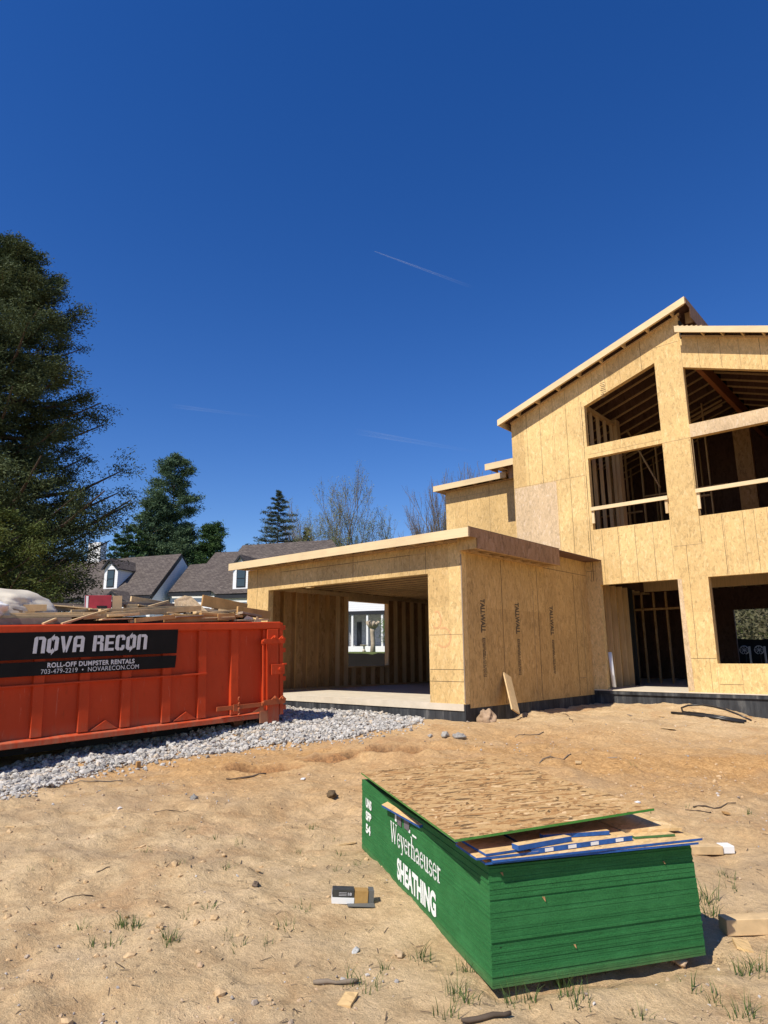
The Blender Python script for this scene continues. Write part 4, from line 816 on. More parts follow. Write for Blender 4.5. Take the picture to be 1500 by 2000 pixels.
m = MB(); addtext(m, '18', Vector((-.05, -.0492, .06)), Vector((1, 0, 0)), Vector((0, 0, 1)), .03, .022, 0, .03)
for i in range(3): m.box(-.12, -.06, -.049, -.0485, .058+.01*i, .061+.01*i)
m.box(-.1725, -.1735, -.02, .02, .05, .09); m.build('carton_print', M['letter_grey'], TB)
# black pipe coil by the foundation
pts = [on(px, py, 1, 15.45) for px, py in ((1312, 1393), (1330, 1385), (1328, 1388), (1340, 1383), (1370, 1386), (1400, 1392), (1440, 1402), (1466, 1410))]
PP = [ground(px, py) for px, py in ((1312, 1394), (1340, 1397), (1390, 1404), (1454, 1414))]
m = MB(); m.tube([p+Vector((0, 0, .025)) for p in PP], .026, 10); m.tube([p+Vector((.02, .07, .045)) for p in PP[1:]], .026, 10)
tag(m.build('pipe', M['black_plastic'], None, 0, True), 'straight black plastic pipes lying along the right foundation', 'pipe')
a = PP[0]+Vector((.2, .05, .03)); end = ground(1468, 1412)+Vector((0, 0, .04)); up_ = on(1360, 1384, 1, 15.45)
cp = [PP[2]+Vector((0, .1, .05)), PP[1]+Vector((.05, .10, .04)), a+Vector((-.02, .05, .02)), a+Vector((-.08, .2, .08)), a+Vector((0, .36, .12)), a+Vector((.25, .42, .14))]
e0 = cp[-1]; cp += [e0.lerp(end, t)+Vector((0, 0, .05*math.sin(3.14*t))) for t in (.25, .5, .75, 1)]
m = MB(); m.tube(cp, .018, 8); tag(m.build('pipe_loop', M['black_plastic'], None, 0, True), 'thin black hose bent in a hairpin loop against the right foundation', 'hose')
# white pvc pipe in doorway
a = on(1200, 1342, 1, 15.80); b_ = on(1191, 1274, 1, 15.86); m = MB(); m.tube([Vector((0, 0, 0)), b_-a], .045, 14); o = m.build('white_pipe', M['pvc'], None, 0, True); o.location = a; tag(o, 'white plastic pipe standing just inside the doorway', 'pipe')
# sticks, scraps and stones
GS = 'small scraps scattered on the soil'
stk = [((610, 1924), (700, 1922), .018, 'dark topped stick lying at the bottom centre', 'bark_pale'), ((160, 1530), (243, 1527), .012, 'thin straight stick below the gravel at left', 'bark_pale'), ((112, 1535), (165, 1526), .010, 'short stick at the edge of the gravel', 'bark_pale'),
 ((300, 1588), (368, 1584), .007, 'dark twig on the soil left of the grey stone', 'bark'), ((116, 1765), (182, 1752), .006, 'thin dark twig at the far left', 'bark'), ((188, 1705), (215, 1694), .006, 'short dark twig near the left tufts', 'bark'),
 ((1005, 1440), (1060, 1430), .014, 'grey branch on the soil before the leaning plank', 'bark_pale'), ((1050, 1490), (1120, 1478), .014, 'branch beside the yellow chip', 'bark_pale'), ((1100, 1398), (1122, 1416), .012, 'crooked root right of the leaning plank', 'bark'),
 ((1352, 1577), (1435, 1570), .012, 'long dark stick at the right beyond the tilted sheet', 'bark'), ((1340, 1582), (1390, 1588), .008, 'dark twig just left of the long dark stick', 'bark'),
 ((440, 1521), (520, 1514), .02, 'gnarled root before the left hollow', 'bark'), ((900, 2000), (1000, 1988), .02, 'dark stick at the bottom edge right of centre', 'bark'), ((790, 1462), (830, 1450), .02, 'pale root end by the dug hollow', 'bark_pale')]
for p0, p1, r_, lab, mt in stk:
    a, b_ = ground(*p0), ground(*p1); n_ = 6; L = (b_-a).length; pts = []
    for i in range(n_+1):
        p = a.lerp(b_, i/n_); p += Vector((random.uniform(-1, 1), random.uniform(-1, 1), 0))*L*.035; p.z = gzs(p.x, p.y)+r_*.7; pts.append(p)
    mid = pts[3].copy(); m = MB(); m.tube([p-mid for p in pts], [r_*.62*random.uniform(.5, 1.1) for _ in pts], 7)
    o = m.build('stick', M[mt], None, 0, True); o.location = mid; tag(o, lab, 'stick', 'sticks and roots on the soil')
chips = [((680, 1958), .11, .07, 'tan OSB chip at the bottom centre', 'osb_cut'), ((680, 1650), .16, .03, 'pale wood sliver left of the bundle', 'lumber'), ((270, 1500), .05, .06, 'small upright brown block at the gravel edge', 'ply'), ((1130, 1490), .14, .08, 'yellow foam chip on the soil behind the tilted sheet', 'lumber'),
 ((1305, 1424), .22, .08, 'pale flat wood chip before the right foundation', 'lumber'), ((1400, 1420), .2, .06, 'small wood chip nearest the pipe', 'lumber'), ((1230, 1400), .14, .05, 'grey chip below the doorway slab', 'grey_wood'), ((1450, 1850), .16, .08, 'buried tan board right of the bundle shadow', 'osb_cut'),
 ((592, 1523), .05, .04, 'tiny white scrap above the leaf', 'white'), ((1140, 1383), .16, .06, 'thin chip at the foot of the garage wall', 'grey_wood'), ((1245, 1570), .07, .04, 'small white scrap at right', 'white'), ((20, 1617), .09, .03, 'small pale sliver at the left edge', 'lumber'),
 ((1290, 1398), .2, .07, 'tan offcut under the looped pipe', 'lumber'), ((1462, 1402), .14, .09, 'small orange block against the right foundation', 'ply'), ((1418, 1590), .08, .05, 'reddish scrap by a weed at right', 'ply'), ((1195, 1476), .16, .05, 'grey torn scrap right of the yellow chip', 'grey_wood')]
for (px, py), a, b2, lab, mt in chips:
    g_ = ground(px, py); ang = random.uniform(0, 3.1); m = MB(); s = a/2; t2 = b2/2; j = lambda: random.uniform(.75, 1.1)
    m.prism([(-s*j(), -t2*j(), 0), (s*j(), -t2*j(), 0), (s*j(), t2*j(), 0), (-s*j(), t2*j(), 0)], (0, 0, .012 if 'upright' not in lab else .08)); o = m.build('wood_chip', M[mt], None); o.location = g_+Vector((0, 0, .006)); o.rotation_euler = (random.uniform(-.15, .15), random.uniform(-.15, .15), ang); tag(o, lab, 'scrap', GS)
stn = [((378, 1561), .05, 'grey stone alone on the left soil', (.25, .235, .21)), ((870, 1438), .085, 'flat grey stone right of the gravel', (.36, .34, .30)), ((897, 1441), .085, 'second flat grey stone right of the gravel', (.32, .30, .27)), ((648, 1556), .075, 'dark dry clump of leaf and dirt left of the bundle', (.13, .09, .05)), ((695, 1860), .025, 'small pale pebble left of the bundle', (.5, .5, .48)),
 ((1325, 1882), .05, 'pale clod at the foot of the green bundle', (.52, .38, .24)), ((840, 1437), .045, 'small grey stone nearest the gravel', (.4, .38, .34)), ((780, 1867), .03, 'tan pebble by the tufts left of the bundle', (.45, .33, .2)), ((500, 1730), .03, 'small dark clod left of the torn carton', (.15, .11, .08))]
for i, ((px, py), r_, lab, cc) in enumerate(stn):
    g_ = ground(px, py); o = lump('stone', g_+Vector((0, 0, r_*.35)), (r_, r_*.7, r_*.55), plain('stone%d' % i, cc, .9, .3, 20, .2, 0, .01), i+11, 3, .3); o.rotation_euler.z = random.uniform(0, 3); tag(o, lab, 'stone', 'stones lying on the soil')
# ---------------------------------------------------------------- gravel
def scatter_stones(name, pos, size, mat, flat=.65):
    import bmesh; bm = bmesh.new(); bmesh.ops.create_icosphere(bm, subdivisions=1, radius=1); bv = np.array([v.co[:] for v in bm.verts]); bf = np.array([[v.index for v in f.verts] for f in bm.faces]); bm.free()
    n = len(pos); nv = len(bv); V = bv[None]*(1+rng.uniform(-.28, .28, (n, nv, 1))); V = V*np.stack([rng.uniform(.75, 1.3, n), rng.uniform(.6, 1., n), rng.uniform(.45, .85, n)*flat/.65], 1)[:, None, :]
    a = rng.uniform(0, 6.28, n); b = rng.uniform(-.6, .6, n); ca, sa, cb, sb = np.cos(a), np.sin(a), np.cos(b), np.sin(b)
    x = V[..., 0]*cb[:, None]+V[..., 2]*sb[:, None]; z = -V[..., 0]*sb[:, None]+V[..., 2]*cb[:, None]; y = V[..., 1]
    W = np.stack([x*ca[:, None]-y*sa[:, None], x*sa[:, None]+y*ca[:, None], z], -1)*size[:, None, None]+pos[:, None, :]
    Fc = (bf[None]+(np.arange(n)*nv)[:, None, None]).reshape(-1, 3); return fastmesh(name, W.reshape(-1, 3), Fc, mat)
gp = [ground(*p) for p in ((0, 1556), (60, 1546), (160, 1518), (270, 1493), (380, 1476), (480, 1463), (560, 1455), (640, 1446), (700, 1440), (760, 1428), (822, 1412))]
poly = [(p.x, p.y) for p in gp]+[(-8.0, 10.2), (-14, 10.2), (-14, 1.5), (-8.2, 1.8)]
def inside(x, y, poly):
    c = np.zeros(len(x), bool); n = len(poly)
    for i in range(n):
        (x1, y1), (x2, y2) = poly[i], poly[(i+1) % n]; cond = ((y1 > y) != (y2 > y)) & (x < (x2-x1)*(y-y1)/((y2-y1) or 1e-9)+x1); c ^= cond
    return c
n = 82000; px_ = rng.uniform(-13, -6.5, n); py_ = rng.uniform(1.4, 10.2, n)
jx = .16*vn(px_*2.5, py_*2.5)*2; ok = inside(px_+jx, py_+jx*.5, poly)
pos = px_[ok], py_[ok]
dsd = rng.random(ok.sum()); vis = ~((pos[0] < -10.6) & (pos[1] < 9.0)) ; pos = pos[0][vis], pos[1][vis]
zz_ = gz(pos[0], pos[1]); sz = rng.lognormal(math.log(.0175), .48, len(zz_)).clip(.007, .055)
o = scatter_stones('gravel', np.stack([pos[0], pos[1], zz_+sz*.35+rng.uniform(0, .02, len(sz))], 1), sz, M['gravel']); kind(tag(o, 'band of pale grey crushed stone beside and under the dumpster', 'gravel'), 'stuff')
# stray stones at the gravel edge
n = 500; t = rng.uniform(0, 9.99, n); i0 = t.astype(int); f_ = t-i0
ex_ = np.array([(p.x, p.y) for p in gp]); q = ex_[i0]*(1-f_)[:, None]+ex_[i0+1]*f_[:, None]+np.abs(rng.normal(0, .22, (n, 1)))*np.array([[.8, -.45]])
sz = rng.lognormal(math.log(.017), .4, n).clip(.006, .04); o = scatter_stones('stray_gravel', np.stack([q[:, 0], q[:, 1], gz(q[:, 0], q[:, 1])+sz*.3], 1), sz, M['gravel']); kind(tag(o, 'stray grey stones spilled past the gravel edge', 'gravel'), 'stuff')
# pebbles and clods
n = 14000; a_ = rng.uniform(-math.radians(75), math.radians(-8), n); r_ = rng.uniform(1.5, 15, n)**1.0; x_ = np.sin(a_)*r_; y_ = np.cos(a_)*r_
ok = ~inside(x_, y_, poly) & ~((x_ > -14) & (y_ > 10.15) & (x_ < -7)) & (y_ < 15.6); x_, y_, r_ = x_[ok], y_[ok], r_[ok]
dn = vn(x_*1.2, y_*1.2+4); ok = rng.random(len(x_)) < np.clip(.35+1.6*dn, .05, 1); x_, y_ = x_[ok], y_[ok]
sz = rng.lognormal(math.log(.0055), .6, len(x_)).clip(.002, .026)
o = scatter_stones('pebbles', np.stack([x_, y_, gz(x_, y_)+sz*.25], 1), sz, M['pebble']); kind(tag(o, 'small pebbles and clods strewn over the sandy soil', 'pebbles'), 'stuff')
n = 3200; a_ = rng.uniform(-math.radians(72), math.radians(-10), n); r_ = rng.uniform(1.6, 12, n); x_ = np.sin(a_)*r_; y_ = np.cos(a_)*r_
ok = ~inside(x_, y_, poly) & ~((x_ > -14) & (y_ > 10.15) & (x_ < -7)) & (y_ < 15.6) & (rng.random(n) < np.clip(2.2*vn(x_*.9+7, y_*.9)+.1, .02, 1)); x_, y_ = x_[ok], y_[ok]
sz = rng.lognormal(math.log(.010), .5, len(x_)).clip(.005, .035); o = scatter_stones('clods', np.stack([x_, y_, gz(x_, y_)+sz*.15], 1), sz, M['clod']); kind(tag(o, 'crumbled clods of dry tan soil', 'clods'), 'stuff')
# chaff : tiny dark straw bits
n = 2600; a_ = rng.uniform(-math.radians(72), math.radians(-8), n); r_ = rng.uniform(1.6, 14.5, n); x_ = np.sin(a_)*r_; y_ = np.cos(a_)*r_
ok = ~inside(x_, y_, poly) & ~((x_ > -14) & (y_ > 10.0) & (x_ < -7)) & (y_ < 15.5); x_, y_ = x_[ok], y_[ok]; n = len(x_)
L = rng.uniform(.01, .06, n); th_ = rng.uniform(0, 3.14, n); wd = rng.uniform(.001, .003, n)
c_, s_ = np.cos(th_), np.sin(th_); x2, y2 = x_+c_*L, y_+s_*L; z1 = gz(x_, y_)+.004; z2 = gz(x2, y2)+.006
V = np.stack([np.stack([x_-s_*wd, y_+c_*wd, z1], 1), np.stack([x_+s_*wd, y_-c_*wd, z1], 1), np.stack([x2+s_*wd, y2-c_*wd, z2], 1), np.stack([x2-s_*wd, y2+c_*wd, z2], 1)], 1)
o = fastmesh('straw_bits', V.reshape(-1, 3), np.arange(n*4).reshape(-1, 4), M['bark']); kind(tag(o, 'fine straw and twig bits littering the soil', 'litter'), 'stuff')
# ---------------------------------------------------------------- grass tufts
tf = [(55,1665,.06,10),(280,1625,.05,10),(285,1665,.05,12),(350,1690,.06,12),(375,1620,.05,8),(420,1640,.06,10),(465,1650,.06,12),(440,1700,.08,14),(330,1840,.09,40),(240,1810,.08,36),(265,1812,.08,30),(160,1815,.06,18),(215,1850,.07,18),(180,1850,.06,14),
 (610,1620,.07,16),(580,1665,.05,14),(655,1640,.05,10),(665,1670,.05,10),(405,1775,.06,14),(360,1790,.05,12),(560,1810,.09,10),(590,1775,.06,16),(445,1830,.07,10),(470,1850,.06,8),(655,1700,.05,12),(690,1760,.05,14),(820,1870,.11,18),(830,1880,.07,18),
 (680,1920,.11,14),(720,1930,.09,18),(750,1895,.07,10),(890,1940,.12,26),(910,1960,.10,20),(915,1900,.09,18),(1000,1960,.12,20),(1040,1955,.10,16),(1095,1925,.10,26),(1110,1945,.10,20),(1130,1965,.10,18),(870,1985,.11,16),(1385,1765,.16,34),(1392,1790,.12,24),(1420,1715,.08,22),(1433,1738,.07,12),
 (1455,1910,.13,20),(1480,1895,.13,26),(1350,1930,.08,12),(1460,1985,.10,24),(1400,1960,.09,18),(1345,1580,.06,8),(1240,1495,.05,6),(1462,1590,.06,18),(700,1690,.06,8),(1265,1590,.06,6),(1440,1990,.09,14),(1250,1985,.09,10),(60,1700,.04,7),(520,1850,.08,8),(100,1690,.05,6)]
V = []; Fc = []
for px, py, hh, nb in tf:
    g_ = ground(px, py)
    for i in range(nb):
        a = random.uniform(0, 6.28); sp = random.uniform(0, .035)*(1+hh*8); bx_, by_ = g_.x+math.cos(a)*sp, g_.y+math.sin(a)*sp; z = gzs(bx_, by_)-.004
        h_ = hh*random.uniform(.45, 1.15); ln = random.uniform(.1, .8)*h_; a2 = a+random.uniform(-.9, .9); wd = random.uniform(.0014, .0032); pa = random.uniform(0, 3.14); wx, wy = math.cos(pa)*wd, math.sin(pa)*wd; i0 = len(V)
        for t in (0, .35, .7, 1):
            X = bx_+math.cos(a2)*ln*t**1.8; Y = by_+math.sin(a2)*ln*t**1.8; Z = z+h_*(t-.28*t*t*ln/h_*1.5); f = 1-t*.85
            V += [(X-wx*f, Y-wy*f, Z), (X+wx*f, Y+wy*f, Z)]
        for j in range(3): Fc.append((i0+2*j, i0+2*j+1, i0+2*j+3, i0+2*j+2))
o = fastmesh('grass', np.array(V), np.array(Fc), M['grass']); kind(tag(o, 'sparse green grass tufts sprouting from the sandy soil', 'grass'), 'stuff')
# ---------------------------------------------------------------- trees
def quads(c, d, L, W):
    """c centre (n,3), d unit dir (n,3)"""
    n = len(c); r = rng.normal(size=(n, 3)); s = np.cross(d, r); s /= np.linalg.norm(s, axis=1)[:, None]+1e-9
    a = d*L[:, None]/2; b = s*W[:, None]/2
    V = np.stack([c-a-b*.5, c-a*.0-b, c+a, c-a*.0+b], 1); return V.reshape(-1, 3), np.arange(4*n).reshape(-1, 4)
def conifer(name, base, hgt, rad, nbr, nleaf, ll, lw, leafm, lab, up=.25, droop=.25, start=.08, grp=None, trunk=.02, spread=.09, cat='tree', jit=.25, sub=3, lift=0):
    t = empty(name, base); tag(t, lab, cat, grp); tm = MB(); H_ = hgt
    lean = Vector((random.uniform(-.02, .02), random.uniform(-.02, .02), 0))*H_
    tm.tube([Vector((0, 0, -.3)), Vector((0, 0, H_*.3)), lean*.5+Vector((0, 0, H_*.65)), lean+Vector((0, 0, H_*.98))], [H_*trunk, H_*trunk*.75, H_*trunk*.4, .02], 8)
    C, D, Ls = [], [], []
    for i in range(nbr):
        f = start+(1-start)*((i+random.random())/nbr); z = f*H_; r0 = rad(f)*H_*random.uniform(1-jit*1.6, 1+jit*.5); a = i*2.399+random.uniform(-.4, .4)
        u_ = up*random.uniform(.4, 1.4)*(1+.8*f); d0 = Vector((math.cos(a), math.sin(a), 0)); st = lean*f+Vector((0, 0, z))
        hz = lambda q: r0*(u_*q-droop*q*q+lift*q**3)
        path = [st+d0*(r0*t2)+Vector((0, 0, hz(t2))) for t2 in (0, .35, .7, 1)]
        tm.tube(path, [max(.012, .012*r0*2)*x for x in (1.2, .8, .5, .2)], 4, cap=False)
        m_ = int(nleaf*(.35+r0/(H_*max(rad(.3), .01))))
        side = Vector((-d0.y, d0.x, 0))
        for sb_ in range(sub*2+1):
            ts = random.uniform(.25, 1); k0 = int(min(2, ts/.35)); p0 = st+d0*(r0*ts)+Vector((0, 0, hz(ts)))
            sd = (side*random.choice((-1, 1))*random.uniform(.3, 1)+d0*random.uniform(.2, 1)+Vector((0, 0, random.uniform(-.15, .4)))).normalized(); sl_ = r0*random.uniform(.18, .45)*(1.15-ts*.5)
            mm = max(4, m_//(sub*2+1)); tt = rng.random(mm); p = np.array(p0)+np.outer(tt*sl_, np.array(sd))+rng.normal(0, 1, (mm, 3))*np.array([1, 1, .55])*spread*(.6+.5*r0/ (H_*.2))
            dr = np.array(sd)+rng.normal(0, .65, (mm, 3)); dr /= np.linalg.norm(dr, axis=1)[:, None]; C.append(p); D.append(dr)
    C = np.concatenate(C); D = np.concatenate(D); n = len(C)
    V, Q_ = quads(C, D, rng.uniform(.6, 1.3, n)*ll, rng.uniform(.6, 1.3, n)*lw)
    tm.build('trunk', M['bark'], t, 0, True); fastmesh('crown', V, Q_, leafm, t); return t
def dirp(px, dist):            # ground point at horizontal distance along a column
    d = ray(px, 1280); d = Vector((d.x, d.y, 0)).normalized()*dist; return Vector((d.x, d.y, gzs(d.x, d.y)))
def cedar_r(f): return .27*min(1, (1-f)*2.2+.10)*(.82+.2*math.sin(f*19)+.12*math.sin(f*41)) if f < .97 else .05
b0 = dirp(-72, 24); 
def prof(tb): return lambda f: float(np.interp(f, [a for a, b in tb], [b for a, b in tb]))
CED = prof(((0, .16), (.1, .20), (.2, .22), (.30, .285), (.38, .275), (.43, .20), (.50, .19), (.58, .215), (.66, .205), (.76, .175), (.86, .13), (.93, .085), (1, .03)))
conifer('cedar_tree', b0, 14.7, CED, 300, 1500, .115, .034, M['leaf_cedar'], 'huge dark evergreen towering at the left edge', .10, .22, .04, trunk=.022, spread=.15, jit=.30, sub=4, lift=.42)
b1 = dirp(-60, 18.5)
conifer('juniper_tree', b1, 4.9, lambda f: .42*min(1, (1-f)*1.8+.1), 110, 800, .09, .026, M['leaf_jun'], 'yellow green juniper low at the left in front of the dark evergreen', .3, .1, .02, spread=.10, lift=.3)
b2 = dirp(165, 21)
conifer('cedar_sapling', b2, 1.9, lambda f: .42*min(1, (1-f)*2+.1), 40, 320, .10, .03, M['leaf_cedar'], 'low dark evergreen bush left of the dormer', .4, .1, .02, spread=.08)
def pine_r(f): return .0
conifer('pine_tree', dirp(322, 84), 24.4, prof(((.3, .16), (.45, .155), (.52, .11), (.60, .165), (.68, .165), (.76, .12), (.84, .115), (.92, .075), (1, .025))), 70, 620, .42, .09, M['leaf_pine'], 'tall blue green pine behind the brown roof', .15, .05, .30, trunk=.011, spread=.42, jit=.30, lift=.25)
for px, h_, lb in ((285, 17.6, 'bushy green pine at the left foot of the tall pine'), (398, 15.0, 'bushy green pine at the right foot of the tall pine'), (335, 14.5, 'dark green pine low below the tall pine')):
    conifer('pine_tree', dirp(px, 82), h_, lambda f: .20*min(1, (1-f)*1.6+.3), 60, 520, .38, .10, M['leaf_pine'] if px != 398 else M['leaf_bush'], lb, .4, .05, .3, 'pines behind the neighbour roof', .012, .36, lift=.2)
conifer('spruce_tree', dirp(535, 92), 22.2, lambda f: .44*(1-f)**.85+.012, 110, 300, .34, .08, M['leaf_spr'], 'pointed spruce rising behind the brown roof', .05, .12, .3, trunk=.010, spread=.20, jit=.42, lift=.15)
conifer('spruce_tree', dirp(594, 90), 16.6, lambda f: .20*(1-f)**.8+.012, 60, 360, .34, .09, M['leaf_spr'], 'low spruce at the right foot of the pointed spruce', .05, .12, .3, trunk=.010, spread=.22, jit=.4)
for i, (px, h_) in enumerate(((210, 13.2), (235, 14.2), (262, 13.6))):
    conifer('evergreen_bush', dirp(px, 80), h_, lambda f: .16*(1-f)**.7+.02, 40, 260, .3, .09, M['leaf_bush'], ('leftmost', 'middle', 'rightmost')[i]+' of three small dark evergreens between chimney and pine', .2, .1, .3, 'small evergreens behind the chimney', .012, .2)
def broad(name, base, hgt, lab, spread=.5, depth=7, budm=None, nb=1, bl_=.14, bark=None, seed=1, grp=None, twig=.02, first=.28, maxr=1e9):
    rs = random.Random(seed); t = empty(name, base); tag(t, lab, 'tree', grp); tm = MB(); C = []; D = []
    def rec(p, d, L, r, k):
        n_ = 3; pts = [p]; 
        for i in range(n_):
            d = (d+Vector((rs.uniform(-1, 1), rs.uniform(-1, 1), rs.uniform(-.15, .8)))*.13).normalized(); pts.append(pts[-1]+d*L/n_)
        tm.tube(pts, [r, r*.85, r*.72, r*.6], 6 if k < 2 else 3, cap=False)
        if k >= depth-2 and budm:
            for _ in range(nb):
                q = pts[rs.randint(1, 3)]; C.append(tuple(q+Vector((rs.gauss(0, .16), rs.gauss(0, .16), rs.gauss(0, .16))))); D.append((rs.gauss(0, 1), rs.gauss(0, 1), rs.gauss(0, 1)))
        if k >= depth: return
        nc = 3 if k < 3 else rs.choice((2, 3, 3))
        if k == 0: nc = 4
        for i in range(nc):
            a = rs.uniform(0, 6.28) if k else i*1.57+rs.uniform(-.4, .4); s = rs.uniform(.55, 1)*spread; o_ = d.orthogonal().normalized(); o_.rotate(Matrix.Rotation(a, 3, d)); nd = (d*(1-s*.35)+o_*s+Vector((0, 0, .42))).normalized()
            if i == 0:
                rec(pts[-1], (d+o_*.14+Vector((0, 0, .1))).normalized(), L*rs.uniform(.78, .9), r*.74, k+1); continue
            rec(pts[-1] if i < 2 else pts[2], nd, L*rs.uniform(.6, .8), r*.55, k+1)
    L0 = hgt*first; rec(Vector((0, 0, -.3)), Vector((0, 0, 1)), L0, hgt*.014, 0)
    zmax = max(v[2] for v in tm.v); s = hgt/zmax; tm.v = [(a*s, b*s, c*s) for a, b, c in tm.v]
    tm.build('trunk', bark or M['bark_pale'], t, 0, True)
    if C:
        C = np.array(C)*s; D = np.array(D); D /= np.linalg.norm(D, axis=1)[:, None]; V, Q_ = quads(C, D, rng.uniform(.6, 1.3, len(C))*bl_, rng.uniform(.6, 1.2, len(C))*bl_*.7); fastmesh('crown', V, Q_, budm, t)
    return t
broad('budding_tree', dirp(694, 84), 22.8, 'tall budding tree with pale green twigs in the centre skyline', .62, 8, M['bud'], 2, .14, seed=4, first=.30)
broad('budding_tree', dirp(757, 88), 17.6, 'smaller budding tree right of the tall budding tree', .45, 7, M['bud'], 2, .15, seed=9)
broad('bare_tree', dirp(586, 98), 19.6, 'reddish bare tree between the spruce and the tall budding tree', .5, 7, M['budr'], 3, .14, seed=12)
broad('bare_tree', dirp(812, 92), 18.4, 'grey bare tree low behind the garage fascia', .5, 7, M['budr'], 2, .14, seed=15)
broad('bare_tree', dirp(856, 66), 18.8, 'tall bare tree beside the raised rear block', .36, 7, M['budr'], 1, .08, seed=22, bark=M['bark_pale'])
broad('bare_tree', dirp(905, 70), 20.5, 'bare tree mostly behind the raised rear block', .42, 7, M['bud'], 1, .10, seed=27, bark=M['bark_pale'])
n = 16000; a_ = rng.uniform(1330, 1560, n); ds = rng.uniform(38, 62, n); ca = np.array([list(ray(p, 1280).xy.normalized()) for p in a_]); xy = ca*ds[:, None]; hh = rng.random(n)**1.5*(1.0+3.4*np.clip(vn(a_*.05, ds*.3)+.5, .1, 1))
C_ = np.stack([xy[:, 0], xy[:, 1], gz0(xy[:, 0], xy[:, 1])+hh], 1); D_ = rng.normal(size=(n, 3)); D_ /= np.linalg.norm(D_, axis=1)[:, None]
V, Q_ = quads(C_, D_, rng.uniform(.1, .32, n), rng.uniform(.06, .2, n)); o = fastmesh('undergrowth', V, Q_, M['leaf_brush']); kind(tag(o, 'tangled olive undergrowth on the bank beyond the right fence', 'undergrowth'), 'stuff')
# woods beyond the lot (seen through the lower right window)
for i, (px, ds, h_, mt) in enumerate(((1425, 62, 12, 'budg'), (1452, 70, 13, 'leaf_bush'), (1480, 58, 12, 'budg'), (1505, 66, 12, 'leaf_jun'), (1440, 82, 15, 'bud'), (1470, 84, 15, 'budr'), (1500, 86, 14, 'bud'), (1415, 90, 15, 'budr'))):
    if mt.startswith('bud'): broad('wood_edge_tree', dirp(px, ds), h_, ('first', 'second', 'third', 'fourth', 'fifth', 'sixth', 'seventh', 'eighth')[i]+' young green tree beyond the fence seen through the lower right window', .6, 6, M[mt], 12, .42, seed=30+i, grp='trees beyond the lot')
    else: conifer('wood_edge_tree', dirp(px, ds), h_, lambda f: .3*min(1, (1-f)*1.5+.2), 44, 500, .4, .16, M[mt], ('first', 'second', 'third', 'fourth', 'fifth', 'sixth', 'seventh', 'eighth')[i]+' evergreen beyond the fence seen through the lower right window', .4, .05, .1, 'trees beyond the lot', .012, .35)
# ---------------------------------------------------------------- neighbour house
SC = 1.25; P0 = Vector((-38*SC, 24*SC, 0)); rr = Vector((.92, .39, 0)).normalized(); bk = Vector((-.39, .92, 0)).normalized()
def nb_(px, py, back=0): return onp(px, py, P0+bk*back*SC, bk)
NH = empty('neighbour_house', nb_(400, 1200)); NH.location.z = 1.8; tag(NH, 'white neighbour house with brown shingle roofs, dormers and a porch', 'house'); NL = Vector(NH.location)
def npart(mb, name, mat, parent=NH, label=None, uv=None):
    o = mb.build(name, mat, parent)
    if parent is NH: o.location = -NL
    if uv:
        u_ = o.data.uv_layers.new(name='UVMap'); n_, e1, e2 = uv
        for lp in o.data.loops: p = Vector(o.data.vertices[lp.vertex_index].co); u_.data[lp.index].uv = (p.dot(e1), p.dot(e2))
    if label: o['label'] = label
    return o
sl_ = .83; nrm = (Vector((0, 0, 1))-bk*sl_).normalized(); upd = (bk+Vector((0, 0, sl_))).normalized()
def roofpoly(name, pix, org, label, th=.14):
    pts = [onp(px, py, org, nrm) for px, py in pix]; m = MB(); m.prism(pts, -nrm*th)
    return npart(m, name, M['shingle'], NH, label, (0, rr, upd)), pts
oA = nb_(295, 1161, -1.3); oC = nb_(484, 1158)
_, pa = roofpoly('roof', [(60, 1172), (295, 1161), (354.5, 1081.5), (190, 1094), (100, 1101)], oA, 'left roof section with a dormer')
_, pc = roofpoly('roof', [(329, 1156), (371, 1103), (403, 1100.5), (421, 1079), (465, 1077), (474, 1065), (648, 1054), (720, 1150), (420, 1160), (412, 1153.5)], oC, 'stepped right roof section')
def backroof(p, q, label):
    m = MB(); dn = (bk-Vector((0, 0, sl_)))*7; m.prism([p, q, q+dn, p+dn], (0, 0, -.1)); npart(m, 'roof', M['shingle'], NH, label, (0, rr, upd))
backroof(pa[3], pa[2], None); backroof(pc[1], pc[2], None); backroof(pc[3], pc[4], None); backroof(pc[5], pc[6], None)
# rake and eave trim
def trim(p, q, wd=.22, th=.06, mat='trim_black', nm='eave_trim'):
    m = MB(); m.beam(Vector(p)-Vector((0, 0, wd/2+.12)), Vector(q)-Vector((0, 0, wd/2+.12)), th, wd); npart(m, nm, M[mat])
trim(pa[1], pa[2], .3, .08); trim(pa[0]-bk*.05, pa[1]-bk*.05, .24); trim(pc[0], pc[1], .3, .08); trim(pc[0]-bk*.05, pc[9]-bk*.05, .26); trim(pc[8]-bk*.05, pc[7]-bk*.05, .26); trim(pc[6], pc[7], .3, .08)
m = MB(); e = pa[1]; r_ = pa[2]; bb = r_+(bk-Vector((0, 0, sl_)))*((r_-e).z/sl_); g0 = 1.8
m.prism([Vector((e.x, e.y, g0)), Vector((bb.x, bb.y, g0)), bb-Vector((0, 0, .2)), r_-Vector((0, 0, .2)), e-Vector((0, 0, .2))], -rr*.15); npart(m, 'wall', M['siding'], label='white gable wall of the left section')
def fac(px0, px1, ztop, back, mat='siding', z0=1.6, th=.2, nm='wall', lab=None):
    a, b = nb_(px0, 1200, back), nb_(px1, 1200, back); m = MB(); m.prism([(a.x, a.y, z0), (b.x, b.y, z0), (b.x, b.y, ztop), (a.x, a.y, ztop)], bk*th); return npart(m, nm, M[mat], label=lab, uv=(0, rr, Vector((0, 0, 1))))
